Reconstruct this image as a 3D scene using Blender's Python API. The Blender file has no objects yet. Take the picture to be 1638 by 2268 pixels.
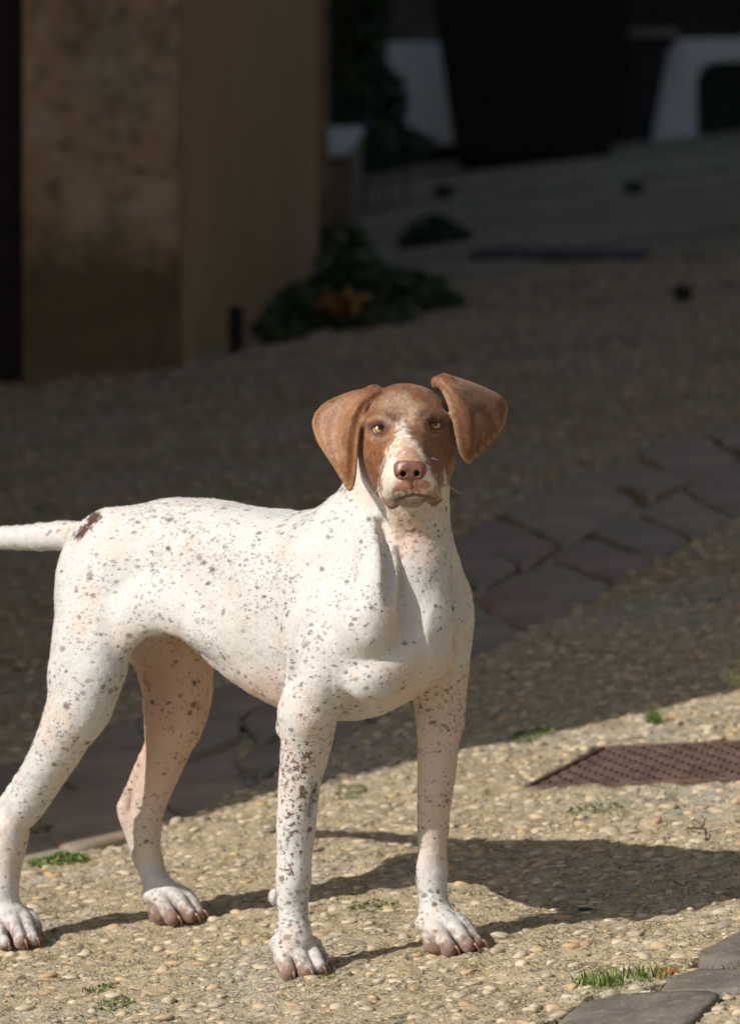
import bpy, math, random
import numpy as np
from mathutils import Vector
from mathutils.bvhtree import BVHTree
R = math.radians
scene = bpy.context.scene
COL = scene.collection
N_HAIR = 280000

# ------------------------------------------------------------------ camera
ZC = 1.60                                   # height of the lens
cam_data = bpy.data.cameras.new('camera')
cam = bpy.data.objects.new('camera', cam_data); COL.objects.link(cam)
cam.location = (0, 0, ZC); cam.rotation_euler = (R(90), 0, 0)
cam_data.sensor_fit = 'VERTICAL'; cam_data.sensor_height = 36.0; cam_data.lens = 200.0
cam_data.clip_start = 0.1; cam_data.clip_end = 500
cam_data.dof.use_dof = True; cam_data.dof.focus_distance = 7.95; cam_data.dof.aperture_fstop = 7.0
scene.camera = cam

# ------------------------------------------------------------------ sun and sky
SUN_AZ, SUN_EL = R(31), R(35.6)               # the light travels towards +x/+y
SUN_TRAVEL = Vector((math.cos(SUN_AZ)*math.cos(SUN_EL), math.sin(SUN_AZ)*math.cos(SUN_EL), -math.sin(SUN_EL)))
sd_ = bpy.data.lights.new('sun', 'SUN'); sd_.energy = 4.7; sd_.angle = R(0.53); sd_.color = (1.0, 0.955, 0.885)
sun = bpy.data.objects.new('sun', sd_); COL.objects.link(sun)
sun.rotation_euler = SUN_TRAVEL.to_track_quat('-Z', 'Y').to_euler()
world = bpy.data.worlds.new('World'); scene.world = world; world.use_nodes = True
wn = world.node_tree; wn.nodes.clear()
sky = wn.nodes.new('ShaderNodeTexSky'); sky.sky_type = 'NISHITA'; sky.sun_disc = False
sky.sun_elevation = SUN_EL; sky.sun_rotation = math.atan2(-SUN_TRAVEL.x, -SUN_TRAVEL.y)
sky.air_density = 1.0; sky.dust_density = 1.2; sky.ozone_density = 1.3
bg = wn.nodes.new('ShaderNodeBackground'); bg.inputs[1].default_value = 0.105
wo = wn.nodes.new('ShaderNodeOutputWorld')
wn.links.new(sky.outputs[0], bg.inputs[0]); wn.links.new(bg.outputs[0], wo.inputs[0])
vs = scene.view_settings
vs.view_transform = 'Standard'; vs.look = 'None'; vs.gamma = 1; vs.use_curve_mapping = False; vs.exposure = 0.0

# ------------------------------------------------------------------ helpers
F = 200.0/36.0*2267.0                       # focal length in sketch units (a 1638 x 2267 sketch)
def ray(px, py, d):                         # a sketched point at distance d
    return np.array([(px-819.0)/F*d, d, ZC-(py-1133.5)/F*d])
def lnk(o, parent=None):
    COL.objects.link(o)
    if parent is not None: o.parent = parent
    return o
def tag(o, label=None, cat=None, group=None, kind=None):
    for k, v in (('label', label), ('category', cat), ('group', group), ('kind', kind)):
        if v: o[k] = v
    return o
def empty(name, loc, rz=0.0):
    o = bpy.data.objects.new(name, None); o.location = loc; o.rotation_euler = (0, 0, rz)
    o.empty_display_size = .05
    return lnk(o)
def mesh_np(name, V, Fc, mat=None, smooth=True):
    """V (n,3); Fc (m,3) or (m,4) array, or list of polygons"""
    me = bpy.data.meshes.new(name)
    if isinstance(Fc, np.ndarray):
        V = np.asarray(V, np.float32); k = Fc.shape[1]
        me.vertices.add(len(V)); me.vertices.foreach_set('co', V.ravel())
        me.loops.add(Fc.size); me.loops.foreach_set('vertex_index', Fc.astype(np.int32).ravel())
        me.polygons.add(len(Fc)); me.polygons.foreach_set('loop_start', np.arange(0, Fc.size, k, dtype=np.int32))
        me.update(calc_edges=True)
    else:
        me.from_pydata([tuple(v) for v in V], [], [tuple(f) for f in Fc])
    me.validate()
    if smooth: me.polygons.foreach_set('use_smooth', np.ones(len(me.polygons), bool))
    if mat is not None: me.materials.append(mat)
    return me
def obj(name, me, parent=None, loc=(0, 0, 0)):
    o = bpy.data.objects.new(name, me); o.location = loc
    return lnk(o, parent)
def attr_col(me, name, C):
    a = me.attributes.new(name, 'FLOAT_COLOR', 'POINT')
    C = np.asarray(C, np.float32)
    if C.shape[1] == 3: C = np.hstack([C, np.ones((len(C), 1), np.float32)])
    a.data.foreach_set('color', C.ravel())
def attr_f(me, name, A):
    a = me.attributes.new(name, 'FLOAT', 'POINT'); a.data.foreach_set('value', np.asarray(A, np.float32).ravel())

def _hash(i, j, k, s):
    h = (i*374761393 + j*668265263 + k*2147483647 + s*974711) & 0xFFFFFFFF
    h = ((h ^ (h >> 13))*1274126177) & 0xFFFFFFFF
    return ((h ^ (h >> 16)) & 0xFFFF)/65535.0
def vnoise(P, scale, seed=0):
    """value noise 0..1 at points (n,3)"""
    Q = np.asarray(P, np.float64)*scale
    I = np.floor(Q).astype(np.int64); f = Q-I; f = f*f*(3-2*f)
    r = 0
    for dx in (0, 1):
        for dy in (0, 1):
            for dz in (0, 1):
                w = (f[:, 0] if dx else 1-f[:, 0])*(f[:, 1] if dy else 1-f[:, 1])*(f[:, 2] if dz else 1-f[:, 2])
                r = r + w*_hash(I[:, 0]+dx, I[:, 1]+dy, I[:, 2]+dz, seed)
    return r
def fbm(P, scale, seed=0, oct=3):
    r = 0; a = 1; t = 0
    for o in range(oct):
        r = r+a*vnoise(P, scale*2**o, seed+o*17); t += a; a *= .5
    return r/t
def sstep(x, a, b):
    t = np.clip((x-a)/(b-a), 0, 1); return t*t*(3-2*t)
def mix(a, b, t):
    t = np.asarray(t)[:, None]; return a*(1-t)+b*t

# node helpers
class NT:
    def __init__(s, name):
        s.m = bpy.data.materials.new(name); s.m.use_nodes = True
        s.t = s.m.node_tree; s.t.nodes.clear()
        s.out = s.n('ShaderNodeOutputMaterial'); s.b = s.n('ShaderNodeBsdfPrincipled')
        s.l(s.b.outputs[0], s.out.inputs[0])
    def n(s, ty, **kw):
        nd = s.t.nodes.new(ty)
        for k, v in kw.items(): setattr(nd, k, v)
        return nd
    def l(s, a, b): s.t.links.new(a, b)
    def val(s, inp, v):
        if hasattr(v, 'links'): s.l(v, inp)
        else: inp.default_value = v
    def coord(s, which='Object'):
        return s.n('ShaderNodeTexCoord').outputs[which]
    def mapping(s, v, scale=(1, 1, 1), rot=(0, 0, 0)):
        m = s.n('ShaderNodeMapping'); s.l(v, m.inputs[0]); m.inputs['Scale'].default_value = scale; m.inputs['Rotation'].default_value = rot
        return m.outputs[0]
    def noise(s, v, scale, detail=4, rough=.55, dist=0):
        nd = s.n('ShaderNodeTexNoise'); s.l(v, nd.inputs['Vector'])
        nd.inputs['Scale'].default_value = scale; nd.inputs['Detail'].default_value = detail
        nd.inputs['Roughness'].default_value = rough; nd.inputs['Distortion'].default_value = dist
        return nd
    def voro(s, v, scale, feature='F1', rand=1):
        nd = s.n('ShaderNodeTexVoronoi', feature=feature); s.l(v, nd.inputs['Vector'])
        nd.inputs['Scale'].default_value = scale; nd.inputs['Randomness'].default_value = rand
        return nd
    def ramp(s, fac, stops, interp='LINEAR'):
        r = s.n('ShaderNodeValToRGB'); r.color_ramp.interpolation = interp; s.l(fac, r.inputs[0])
        el = r.color_ramp.elements
        while len(el) < len(stops): el.new(.5)
        for e, (p, c) in zip(el, stops):
            e.position = p; e.color = (c, c, c, 1) if isinstance(c, (int, float)) else (*c, 1)
        return r.outputs[0]
    def mix(s, fac, a, b, mode='MIX'):
        m = s.n('ShaderNodeMix', data_type='RGBA', blend_type=mode)
        s.val(m.inputs[0], fac)
        for i, c in ((6, a), (7, b)):
            if hasattr(c, 'links'): s.l(c, m.inputs[i])
            else: m.inputs[i].default_value = (*c, 1)
        return m.outputs[2]
    def math(s, op, a, b=0.0, c=None, clamp=False):
        m = s.n('ShaderNodeMath', operation=op, use_clamp=clamp)
        s.val(m.inputs[0], a); s.val(m.inputs[1], b)
        if c is not None: s.val(m.inputs[2], c)
        return m.outputs[0]
    def smooth(s, x, a, b, lo=0.0, hi=1.0):
        m = s.n('ShaderNodeMapRange', interpolation_type='SMOOTHSTEP')
        s.val(m.inputs[0], x); s.val(m.inputs[1], a); s.val(m.inputs[2], b); m.inputs[3].default_value = lo; m.inputs[4].default_value = hi
        return m.outputs[0]
    def attr(s, name):
        return s.n('ShaderNodeAttribute', attribute_name=name)
    def bump(s, h, strength, dist, prev=None):
        b = s.n('ShaderNodeBump'); s.l(h, b.inputs['Height']); b.inputs['Strength'].default_value = strength
        b.inputs['Distance'].default_value = dist
        if prev is not None: s.l(prev, b.inputs['Normal'])
        return b.outputs[0]
    def fin(s, color=None, rough=None, normal=None, spec=None, metal=None):
        if color is not None:
            if hasattr(color, 'links'): s.l(color, s.b.inputs['Base Color'])
            else: s.b.inputs['Base Color'].default_value = (*color, 1)
        if rough is not None: s.val(s.b.inputs['Roughness'], rough)
        if normal is not None: s.l(normal, s.b.inputs['Normal'])
        if spec is not None: s.b.inputs['Specular IOR Level'].default_value = spec
        if metal is not None: s.b.inputs['Metallic'].default_value = metal
        return s.m

# ------------------------------------------------------------------ the lie of the land: a lane climbing away, tilted up to the right
_kd = np.array([-60, 8.8, 9.5, 16, 19, 30, 33, 300.0]); _ks = np.array([.11, .11, .13, .132, .103, .103, .02, .01])
_yy = np.linspace(-60, 300, 7201); _sl = np.interp(_yy, _kd, _ks)
_zz = np.concatenate([[0], np.cumsum((_sl[1:]+_sl[:-1])*.5*np.diff(_yy))]); _zz = _zz-np.interp(8.0, _yy, _zz)
def ground(x, y):
    x = np.asarray(x, float); y = np.asarray(y, float)
    return ZC-.6585+np.interp(y, _yy, _zz)+.39*np.tanh(x/3.0)
def gp(px, py):
    """where the line of sight through a sketched point meets the ground"""
    lo, hi = 4.0, 60.0
    ds = np.linspace(lo, hi, 6000)
    x = (px-819.0)/F*ds; z = ZC-(py-1133.5)/F*ds
    below = np.where(z < ground(x, ds))[0]
    d = ds[below[0]] if len(below) else hi
    return np.array([(px-819.0)/F*d, d, ZC-(py-1133.5)/F*d])
rng = np.random.default_rng(7)
random.seed(7)
# ------------------------------------------------------------------ materials of the setting
def mat_mortar():
    m = NT('mortar'); p = m.coord()
    big = m.noise(p, 2.2, 4).outputs[0]; mid = m.noise(p, 17, 5, .6).outputs[0]; fine = m.noise(p, 130, 5, .65).outputs[0]
    c = m.ramp(mid, [(.28, (.36, .285, .165)), (.5, (.56, .46, .285)), (.72, (.66, .555, .375))])
    c = m.mix(m.smooth(big, .48, .64), c, (.52, .475, .385))
    c = m.mix(m.smooth(fine, .55, .75, 0, .6), c, (.52, .44, .32))
    c = m.mix(m.smooth(fine, .44, .3, 0, .85), c, (.09, .075, .045))
    moss = m.math('MULTIPLY', m.smooth(m.noise(p, 6.5, 5, .65).outputs[0], .58, .7), m.smooth(m.noise(p, 60, 3).outputs[0], .4, .6))
    c = m.mix(moss, c, (.20, .20, .07))
    sy = m.n('ShaderNodeSeparateXYZ'); m.l(p, sy.inputs[0])
    worn = m.noise(m.mapping(p, (.7, 1.5, 1)), 1.7, 5, .62, .5).outputs[0]
    up = m.smooth(sy.outputs[1], 11, 20)                                     # the upper lane is mossier and dirtier
    c = m.mix(m.math('MULTIPLY', m.smooth(worn, .44, .60), m.math('ADD', m.math('MULTIPLY', up, .65), .12)), c, (.17, .155, .10))
    c = m.mix(m.math('MULTIPLY', m.smooth(m.noise(p, 9, 5, .65).outputs[0], .5, .66), m.math('MULTIPLY', up, .7)), c, (.50, .47, .40))
    # the smallest stones, packed flush with the mortar
    dv = m.n('ShaderNodeMix', data_type='VECTOR'); dv.inputs[0].default_value = .02; m.l(p, dv.inputs[4]); m.l(m.noise(p, 35, 3).outputs['Color'], dv.inputs[5])
    st = m.mapping(dv.outputs[1], (75, 75, 75)); vc = m.voro(st, 1.0); ve = m.voro(st, 1.0, 'DISTANCE_TO_EDGE')
    sc = m.n('ShaderNodeSeparateColor'); m.l(vc.outputs['Color'], sc.inputs[0])
    tone = m.ramp(sc.outputs[0], [(0, (.42, .33, .20)), (.3, (.60, .51, .36)), (.55, (.52, .38, .20)), (.75, (.62, .55, .43)), (.9, (.38, .33, .26)), (1, (.56, .44, .28))])
    c = m.mix(m.math('MULTIPLY', m.smooth(sc.outputs[1], .35, .5), .55), c, tone)
    gap = m.math('MULTIPLY', m.smooth(ve.outputs['Distance'], .13, .02), m.smooth(m.noise(p, 28, 4, .7).outputs[0], .44, .60))
    c = m.mix(m.math('MULTIPLY', gap, .75), c, (.15, .12, .07))
    dome = m.math('SUBTRACT', 1.0, gap)
    n = m.bump(fine, 1.0, .011); n = m.bump(dome, .7, .006, n); n = m.bump(mid, .6, .016, n)
    return m.fin(c, .93, n, .25)
def mat_pebble(use_attr):
    m = NT('pebble'); p = m.coord()
    f = m.attr('shade').outputs['Fac'] if use_attr else m.n('ShaderNodeObjectInfo').outputs['Random']
    c = m.ramp(f, [(0, (.47, .37, .24)), (.14, (.55, .46, .33)), (.28, (.42, .36, .27)), (.40, (.52, .35, .16)), (.5, (.50, .41, .28)), (.62, (.33, .265, .19)),
                   (.72, (.58, .50, .39)), (.82, (.50, .39, .25)), (.9, (.46, .27, .12)), (.96, (.17, .15, .125)), (1.0, (.54, .46, .35))])
    v = m.noise(p, 160 if use_attr else 90, 4, .6).outputs[0]
    c = m.mix(m.smooth(v, .35, .7, 0, .6), c, (.50, .41, .28))
    n = m.bump(v, .35, .004)
    return m.fin(c, .78, n, .35)
def mat_slab(tint, nm):
    m = NT(nm); p = m.coord()
    a = m.noise(p, 5, 5, .6).outputs[0]; b = m.noise(p, 60, 5, .7).outputs[0]
    c = m.ramp(a, [(.3, tuple(t*.72 for t in tint)), (.55, tint), (.75, tuple(min(1, t*1.3) for t in tint))])
    c = m.mix(m.smooth(b, .55, .72, 0, .4), c, tuple(min(1, t*1.7) for t in tint))
    c = m.mix(m.smooth(m.noise(m.mapping(p, (30, 9, 9)), 2.2, 5, .7).outputs[0], .68, .76, 0, .55), c, (.42, .41, .39))
    n = m.bump(b, .35, .004); n = m.bump(a, .4, .02, n)
    return m.fin(c, m.ramp(b, [(.3, .5), (.7, .75)]), n, .4)
def mat_plain(nm, c, rough=.85, sc=8, amt=.35, bump=.3, spec=.3):
    m = NT(nm); p = m.coord(); a = m.noise(p, sc, 5, .6).outputs[0]; b = m.noise(p, sc*9, 4, .6).outputs[0]
    col = m.ramp(a, [(.3, tuple(x*(1-amt) for x in c)), (.7, tuple(min(1, x*(1+amt)) for x in c))])
    return m.fin(col, rough, m.bump(b, bump, .01), spec)
def mat_plaster():
    m = NT('stained_plaster'); p = m.coord()
    sx = m.n('ShaderNodeSeparateXYZ'); m.l(p, sx.inputs[0])
    a = m.noise(p, 3.2, 6, .62, .4).outputs[0]; b = m.noise(p, 14, 6, .65).outputs[0]; f = m.noise(p, 70, 4).outputs[0]
    c = m.ramp(a, [(.34, (.28, .18, .09)), (.45, (.47, .305, .16)), (.56, (.55, .38, .21)), (.68, (.62, .48, .32))])
    patch = m.smooth(m.math('ADD', m.noise(m.mapping(p, (1.6, 1.6, .8)), 2.6, 5, .6, .6).outputs[0], m.math('MULTIPLY', b, .25)), .62, .74)
    c = m.mix(m.math('MULTIPLY', patch, .6), c, (.44, .37, .26))
    c = m.mix(m.smooth(b, .50, .66, 0, .7), c, (.16, .12, .075))
    c = m.mix(m.smooth(m.noise(p, 8, 5, .6).outputs[0], .54, .66, 0, .55), c, (.58, .48, .34))
    # rising damp: a ragged dark tide mark above the foot of the wall
    h = m.math('ADD', sx.outputs[2], m.math('MULTIPLY', m.noise(p, 4.5, 4, .6).outputs[0], -.75))
    c = m.mix(m.smooth(h, .50, .22, 0, .8), c, (.13, .09, .05))
    n = m.bump(b, .6, .03); n = m.bump(f, .4, .008, n)
    return m.fin(c, .92, n, .2)
def mat_smooth_plaster():
    m = NT('ochre_plaster'); p = m.coord()
    st = m.noise(m.mapping(p, (2.2, 2.2, .6)), 1.6, 4, .6).outputs[0]; b = m.noise(p, 20, 5).outputs[0]
    c = m.ramp(st, [(.3, (.56, .38, .205)), (.5, (.62, .43, .24)), (.7, (.66, .48, .29))])
    c = m.mix(m.smooth(b, .55, .75, 0, .35), c, (.31, .25, .17))
    return m.fin(c, .9, m.bump(b, .3, .01), .2)
def mat_leaf(nm, c0, c1):
    m = NT(nm); r = m.attr('shade').outputs['Fac']
    c = m.ramp(r, [(0, c0), (1, c1)])
    m.b.inputs['Subsurface Weight'].default_value = 0.0
    return m.fin(c, .5, None, .4)
def mat_rust():
    m = NT('rusty_iron'); p = m.coord()
    a = m.noise(p, 22, 6, .65).outputs[0]; b = m.noise(p, 150, 4, .6).outputs[0]
    c = m.ramp(a, [(.3, (.045, .028, .022)), (.5, (.095, .054, .038)), (.65, (.135, .08, .055)), (.78, (.20, .145, .11))])
    c = m.mix(m.smooth(b, .55, .7, 0, .5), c, (.26, .19, .165))
    return m.fin(c, .58, m.bump(b, .4, .003), .45, .35)
M_MORTAR = mat_mortar(); M_PEB = mat_pebble(False); M_PEBS = mat_pebble(True)
M_SLAB = [mat_slab((.29, .235, .175), 'brown_flagstone'), mat_slab((.26, .22, .17), 'grey_flagstone'), mat_slab((.28, .20, .16), 'purple_flagstone'), mat_slab((.31, .25, .18), 'tan_flagstone')]
M_PLASTER = mat_plaster(); M_PLASTER2 = mat_smooth_plaster()
def mat_flag():
    m = NT('worn_flagstone'); p = m.coord()
    a = m.noise(p, 9, 6, .62, .3).outputs[0]; b = m.noise(p, 45, 6, .7).outputs[0]; f = m.noise(p, 240, 3, .6).outputs[0]
    c = m.ramp(a, [(.3, (.095, .08, .066)), (.5, (.15, .128, .104)), (.68, (.20, .17, .135))])
    c = m.mix(m.smooth(b, .54, .68, 0, .55), c, (.27, .24, .195)); c = m.mix(m.smooth(b, .45, .33, 0, .6), c, (.07, .058, .046))
    c = m.mix(m.smooth(m.noise(m.mapping(p, (14, 50, 20)), 1.6, 5, .7).outputs[0], .64, .72, 0, .6), c, (.40, .39, .36))
    c = m.mix(m.smooth(f, .66, .74, 0, .7), c, (.46, .42, .34))
    n = m.bump(b, .7, .007); n = m.bump(f, .4, .002, n); n = m.bump(a, .5, .02, n)
    return m.fin(c, .72, n, .35)
M_FLAG = mat_flag()
M_LEAF = mat_leaf('dark_leaf', (.018, .035, .014), (.08, .125, .045)); M_LEAF2 = mat_leaf('dry_leaf', (.16, .06, .015), (.35, .16, .05))
M_GRASS = mat_leaf('grass_blade', (.06, .12, .018), (.20, .29, .06)); M_MOSS = mat_leaf('moss', (.05, .085, .015), (.16, .20, .045))
M_RUST = mat_rust()

# ------------------------------------------------------------------ ground
NEAR = [(-90, 1950), (60, 1902), (290, 1866), (450, 1795), (600, 1722), (850, 1580), (1050, 1455), (1300, 1338), (1500, 1215), (1640, 1130), (1850, 1010)]
FAR = [(-200, 1760), (0, 1700), (150, 1640), (300, 1590), (450, 1535), (620, 1450), (800, 1330), (1050, 1165), (1250, 1062), (1420, 990), (1640, 925), (1850, 880)]
def resample(pl, n):
    P = np.array([gp(*p) for p in pl]); s = np.concatenate([[0], np.cumsum(np.linalg.norm(np.diff(P[:, :2], axis=0), axis=1))])
    t = np.linspace(0, s[-1], n); return np.stack([np.interp(t, s, P[:, i]) for i in (0, 1)], 1)
GN = resample(NEAR, 60); GF = resample(FAR, 60)
def inpoly(X, Y, poly):
    r = np.zeros(np.shape(X), bool); n = len(poly)
    for i in range(n):
        x0, y0 = poly[i]; x1, y1 = poly[(i+1) % n]
        if y0 == y1: continue
        c = ((y0 > Y) != (y1 > Y)) & (X < (x1-x0)*(Y-y0)/(y1-y0)+x0); r ^= c
    return r
GUT = np.concatenate([GN, GF[::-1]])
SLABS_FG = [[(1195, 2275), (1321, 2203), (1420, 2198), (1590, 2206), (1612, 2216), (1505, 2290)],
            [(1425, 2190), (1517, 2154), (1580, 2146), (1720, 2138), (1740, 2200), (1600, 2204), (1470, 2200)],
            [(1528, 2130), (1560, 2108), (1638, 2066), (1780, 1990), (1830, 2090), (1640, 2137), (1560, 2142)]]
FGP = [[gp(*p)[:2] for p in s] for s in SLABS_FG]
COVER = [gp(1153, 1747)[:2], gp(1330, 1657)[:2], gp(1800, 1622)[:2], gp(1900, 1716)[:2]]
def lower(X, Y):
    d = np.where(inpoly(X, Y, GUT), .016, 0.0)
    for s in FGP: d = np.maximum(d, np.where(inpoly(X, Y, s), .026, 0))
    return np.maximum(d, np.where(inpoly(X, Y, COVER), .03, 0))
def relief(X, Y):
    P_ = np.stack([X.ravel(), Y.ravel(), 0*X.ravel()], 1)
    r = (fbm(P_, 3, 3, 2)-.5)*.016+(fbm(P_, 22, 5, 3)-.5)*.013+(fbm(P_, 85, 9, 2)-.5)*.009
    return r.reshape(np.shape(X))
def gz(x, y):
    """surface height of the mortar"""
    x = np.asarray(x, float); y = np.asarray(y, float)
    return ground(x, y)+relief(x, y)-lower(x, y)
def axis(parts):
    return np.concatenate([np.arange(a, b, s) for a, b, s in parts])
gx = axis([(-60, -6, 3), (-6, -1.2, .2), (-1.2, -.7, .02), (-.7, .75, .0075), (.75, 1.3, .02), (1.3, 6, .2), (6, 61, 3)])
gy = axis([(-40, 4, 2), (4, 7.2, .2), (7.2, 9.4, .007), (9.4, 9.6, .02), (9.6, 12.5, .02), (12.5, 18, .05), (18, 32, .12), (32, 300, 12)])
GX, GY = np.meshgrid(gx, gy)
V = np.stack([GX.ravel(), GY.ravel(), gz(GX, GY).ravel()], 1)
nx_, ny_ = len(gx), len(gy)
ii = (np.arange(ny_-1)[:, None]*nx_+np.arange(nx_-1)[None]).ravel()
pave = obj('pavement', mesh_np('pavement', V, np.stack([ii, ii+1, ii+nx_+1, ii+nx_], 1), M_MORTAR))
tag(pave, kind='structure')

# pebbles set in the mortar
def blob(seed, sub=2):
    r = np.random.default_rng(seed)
    import bmesh
    bm = bmesh.new(); bmesh.ops.create_icosphere(bm, subdivisions=sub, radius=1.0)
    v = np.array([x.co[:] for x in bm.verts]); f = np.array([[x.index for x in p.verts] for p in bm.faces]); bm.free()
    k = 1+.42*(fbm(v+seed*7.3, .9, seed, 2)-.5)*2
    v = v*k[:, None]*np.array([1, r.uniform(.5, .9), r.uniform(.24, .4)])
    for _ in range(5):                                     # knock flat facets off the stone
        n = r.normal(size=3)*np.array([1, 1, .5]); n /= np.linalg.norm(n); d = v@n; lim = r.uniform(.6, .8)*d.max()
        v = v-np.outer(np.maximum(d-lim, 0), n)
    return v, f
BL = [blob(i) for i in range(12)]; BL1 = [blob(i, 1) for i in range(12)]
def in_frame(x, y, pad=60):
    px = 819+x/y*F; z = ground(x, y); py = 1133.5-(z-ZC)/y*F
    return (px > -pad) & (px < 1638+pad) & (py < 2267+pad)
def scatter(n, x0, x1, y0, y1, smin, smax, pw):
    x = rng.uniform(x0, x1, n); y = rng.uniform(y0, y1, n); s = smin+(smax-smin)*rng.random(n)**pw
    ok = in_frame(x, y) & ~inpoly(x, y, GUT) & ~inpoly(x, y, COVER)
    for p in FGP: ok &= ~inpoly(x, y, p)
    x, y, s = x[ok], y[ok], s[ok]
    # thin out overlaps: large ones first, on a hash grid
    o = np.argsort(-s); keep = []; cell = {}
    for i in o:
        cx, cy = int(x[i]/.03), int(y[i]/.03); hit = False
        for a in (-1, 0, 1):
            for b in (-1, 0, 1):
                for j in cell.get((cx+a, cy+b), ()):
                    if (x[i]-x[j])**2+(y[i]-y[j])**2 < (.62*(s[i]+s[j]))**2: hit = True; break
                if hit: break
            if hit: break
        if not hit: keep.append(i); cell.setdefault((cx, cy), []).append(i)
    return x[keep], y[keep], s[keep]
px_, py_, ps_ = scatter(30000, -.75, .85, 7.3, 11.2, .0035, .019, 3.2)
z_ = gz(px_, py_)
order = np.argsort(-(ps_/py_**1.5)); big = set(order[:300].tolist())
peb_me = []
for v, f in BL:
    peb_me.append(mesh_np('pebble', v, f, M_PEB))
def rot_of(i):
    a = rng.uniform(0, 2*np.pi); c, s = math.cos(a), math.sin(a)
    return a, np.array([[c, -s, 0], [s, c, 0], [0, 0, 1]])
VV, FF, SS, off = [], [], [], 0
for i in range(len(px_)):
    b = int(rng.integers(12)); a, Rm = rot_of(i); s = ps_[i]; lift = s*rng.uniform(-.25, -.04)-.0005
    if i in big:
        o = bpy.data.objects.new('pebble', peb_me[b]); o.scale = (s, s, s); o.rotation_euler = (rng.normal(0, .1), rng.normal(0, .1), a)
        o.location = (px_[i], py_[i], z_[i]+lift); lnk(o, pave)
    else:
        v, f = (BL if s > .012 else BL1)[b]
        VV.append(v@Rm.T*s+np.array([px_[i], py_[i], z_[i]+lift])); FF.append(f+off); off += len(v); SS.append(np.full(len(v), rng.random()))
px2, py2, ps2 = scatter(16000, -1.3, 1.9, 11.2, 19, .008, .024, 2.0)
z2 = gz(px2, py2)
for i in range(len(px2)):
    b = int(rng.integers(12)); a, Rm = rot_of(i); s = ps2[i]; v, f = BL1[b]
    VV.append(v@Rm.T*s+np.array([px2[i], py2[i], z2[i]+s*.1])); FF.append(f+off); off += len(v); SS.append(np.full(len(v), rng.random()))
me = mesh_np('pebble_bed', np.concatenate(VV), np.concatenate(FF), M_PEBS); attr_f(me, 'shade', np.concatenate(SS))
tag(obj('pebble_bed', me, pave), kind='stuff')

# flagstones
def slab(poly, mat, lift=.006, thick=.04, seed=0, tilt=.004, rise=None):
    """irregular stone with worn rounded edge: outline in plan, walked inwards in rings"""
    r = np.random.default_rng(seed); poly = np.array(poly, float)
    pts = []
    for i in range(len(poly)):
        a, b = poly[i], poly[(i+1) % len(poly)]; n = max(2, int(np.linalg.norm(b-a)/.035))
        for k in range(n): pts.append(a+(b-a)*k/n)
    pts = np.array(pts); n = len(pts)
    for _ in range(2): pts = (np.roll(pts, 1, 0)+pts*2+np.roll(pts, -1, 0))/4
    c = pts.mean(0); pts = pts+(c-pts)/np.linalg.norm(c-pts, axis=1)[:, None]*((fbm(np.c_[pts, 0*pts[:, 0]], 14, seed, 3)-.5)*.035)[:, None]
    tx, ty = r.normal(0, tilt, 2)
    def top(q, dz): return ground(q[:, 0], q[:, 1])+lift+dz+tx*(q[:, 0]-c[0])/.2+ty*(q[:, 1]-c[1])/.2+(fbm(np.c_[q, 0*q[:, 0]], 7, seed+3, 3)-.5)*.014
    rings = [(1.0, -thick), (1.0, -.010), (.985, -.0028), (.96, 0), (.8, .0005), (.5, .001), (.2, .001)]
    V, Fc = [], []
    for k, dz in rings:
        q = c+(pts-c)*k; V.append(np.c_[q, top(q, dz)])
    for j in range(len(rings)-1):
        for i in range(n): Fc.append((j*n+i, j*n+(i+1) % n, (j+1)*n+(i+1) % n, (j+1)*n+i))
    V = np.concatenate(V); Fc.append(tuple(range((len(rings)-1)*n, len(rings)*n)))
    o = V.mean(0)
    return obj('flagstone', mesh_np('flagstone', V-o, Fc, mat), pave, o)
# the drain of flat stones that crosses the lane
cuts = np.linspace(0, 59, 17)
for ci, (a, b) in enumerate(zip(cuts[:-1], cuts[1:])):
    nr = 2 if random.random() < .55 else 3
    sp = [0]+sorted(k/nr+random.uniform(-.07, .07) for k in range(1, nr))+[1]
    def at(i, t):
        i = min(max(i, 0), 59); i0 = int(i); i1 = min(i0+1, 59); w = i-i0
        n = GN[i0]*(1-w)+GN[i1]*w; f = GF[i0]*(1-w)+GF[i1]*w; return n*(1-t)+f*t
    for k, (t0, t1) in enumerate(zip(sp[:-1], sp[1:])):
        of = (.9 if k % 2 else -.5)+random.uniform(-.3, .3); g = .05; jj = lambda: random.uniform(-.22, .22)
        poly = [at(a+g+of+jj(), t0+.008), at(b-g+of+jj(), t0+.008), at(b-g+of+jj(), t1-.008), at(a+g+of+jj(), t1-.008)]
        slab(poly, M_SLAB[int(rng.integers(4))], -.003+rng.uniform(-.003, .004), seed=ci*5+k+40, tilt=.004)
for i, s in enumerate(FGP):
    cc = np.mean(s, 0); slab([cc+(p-cc)*.985 for p in s], M_FLAG, .003, seed=90+i, tilt=.002)

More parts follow.
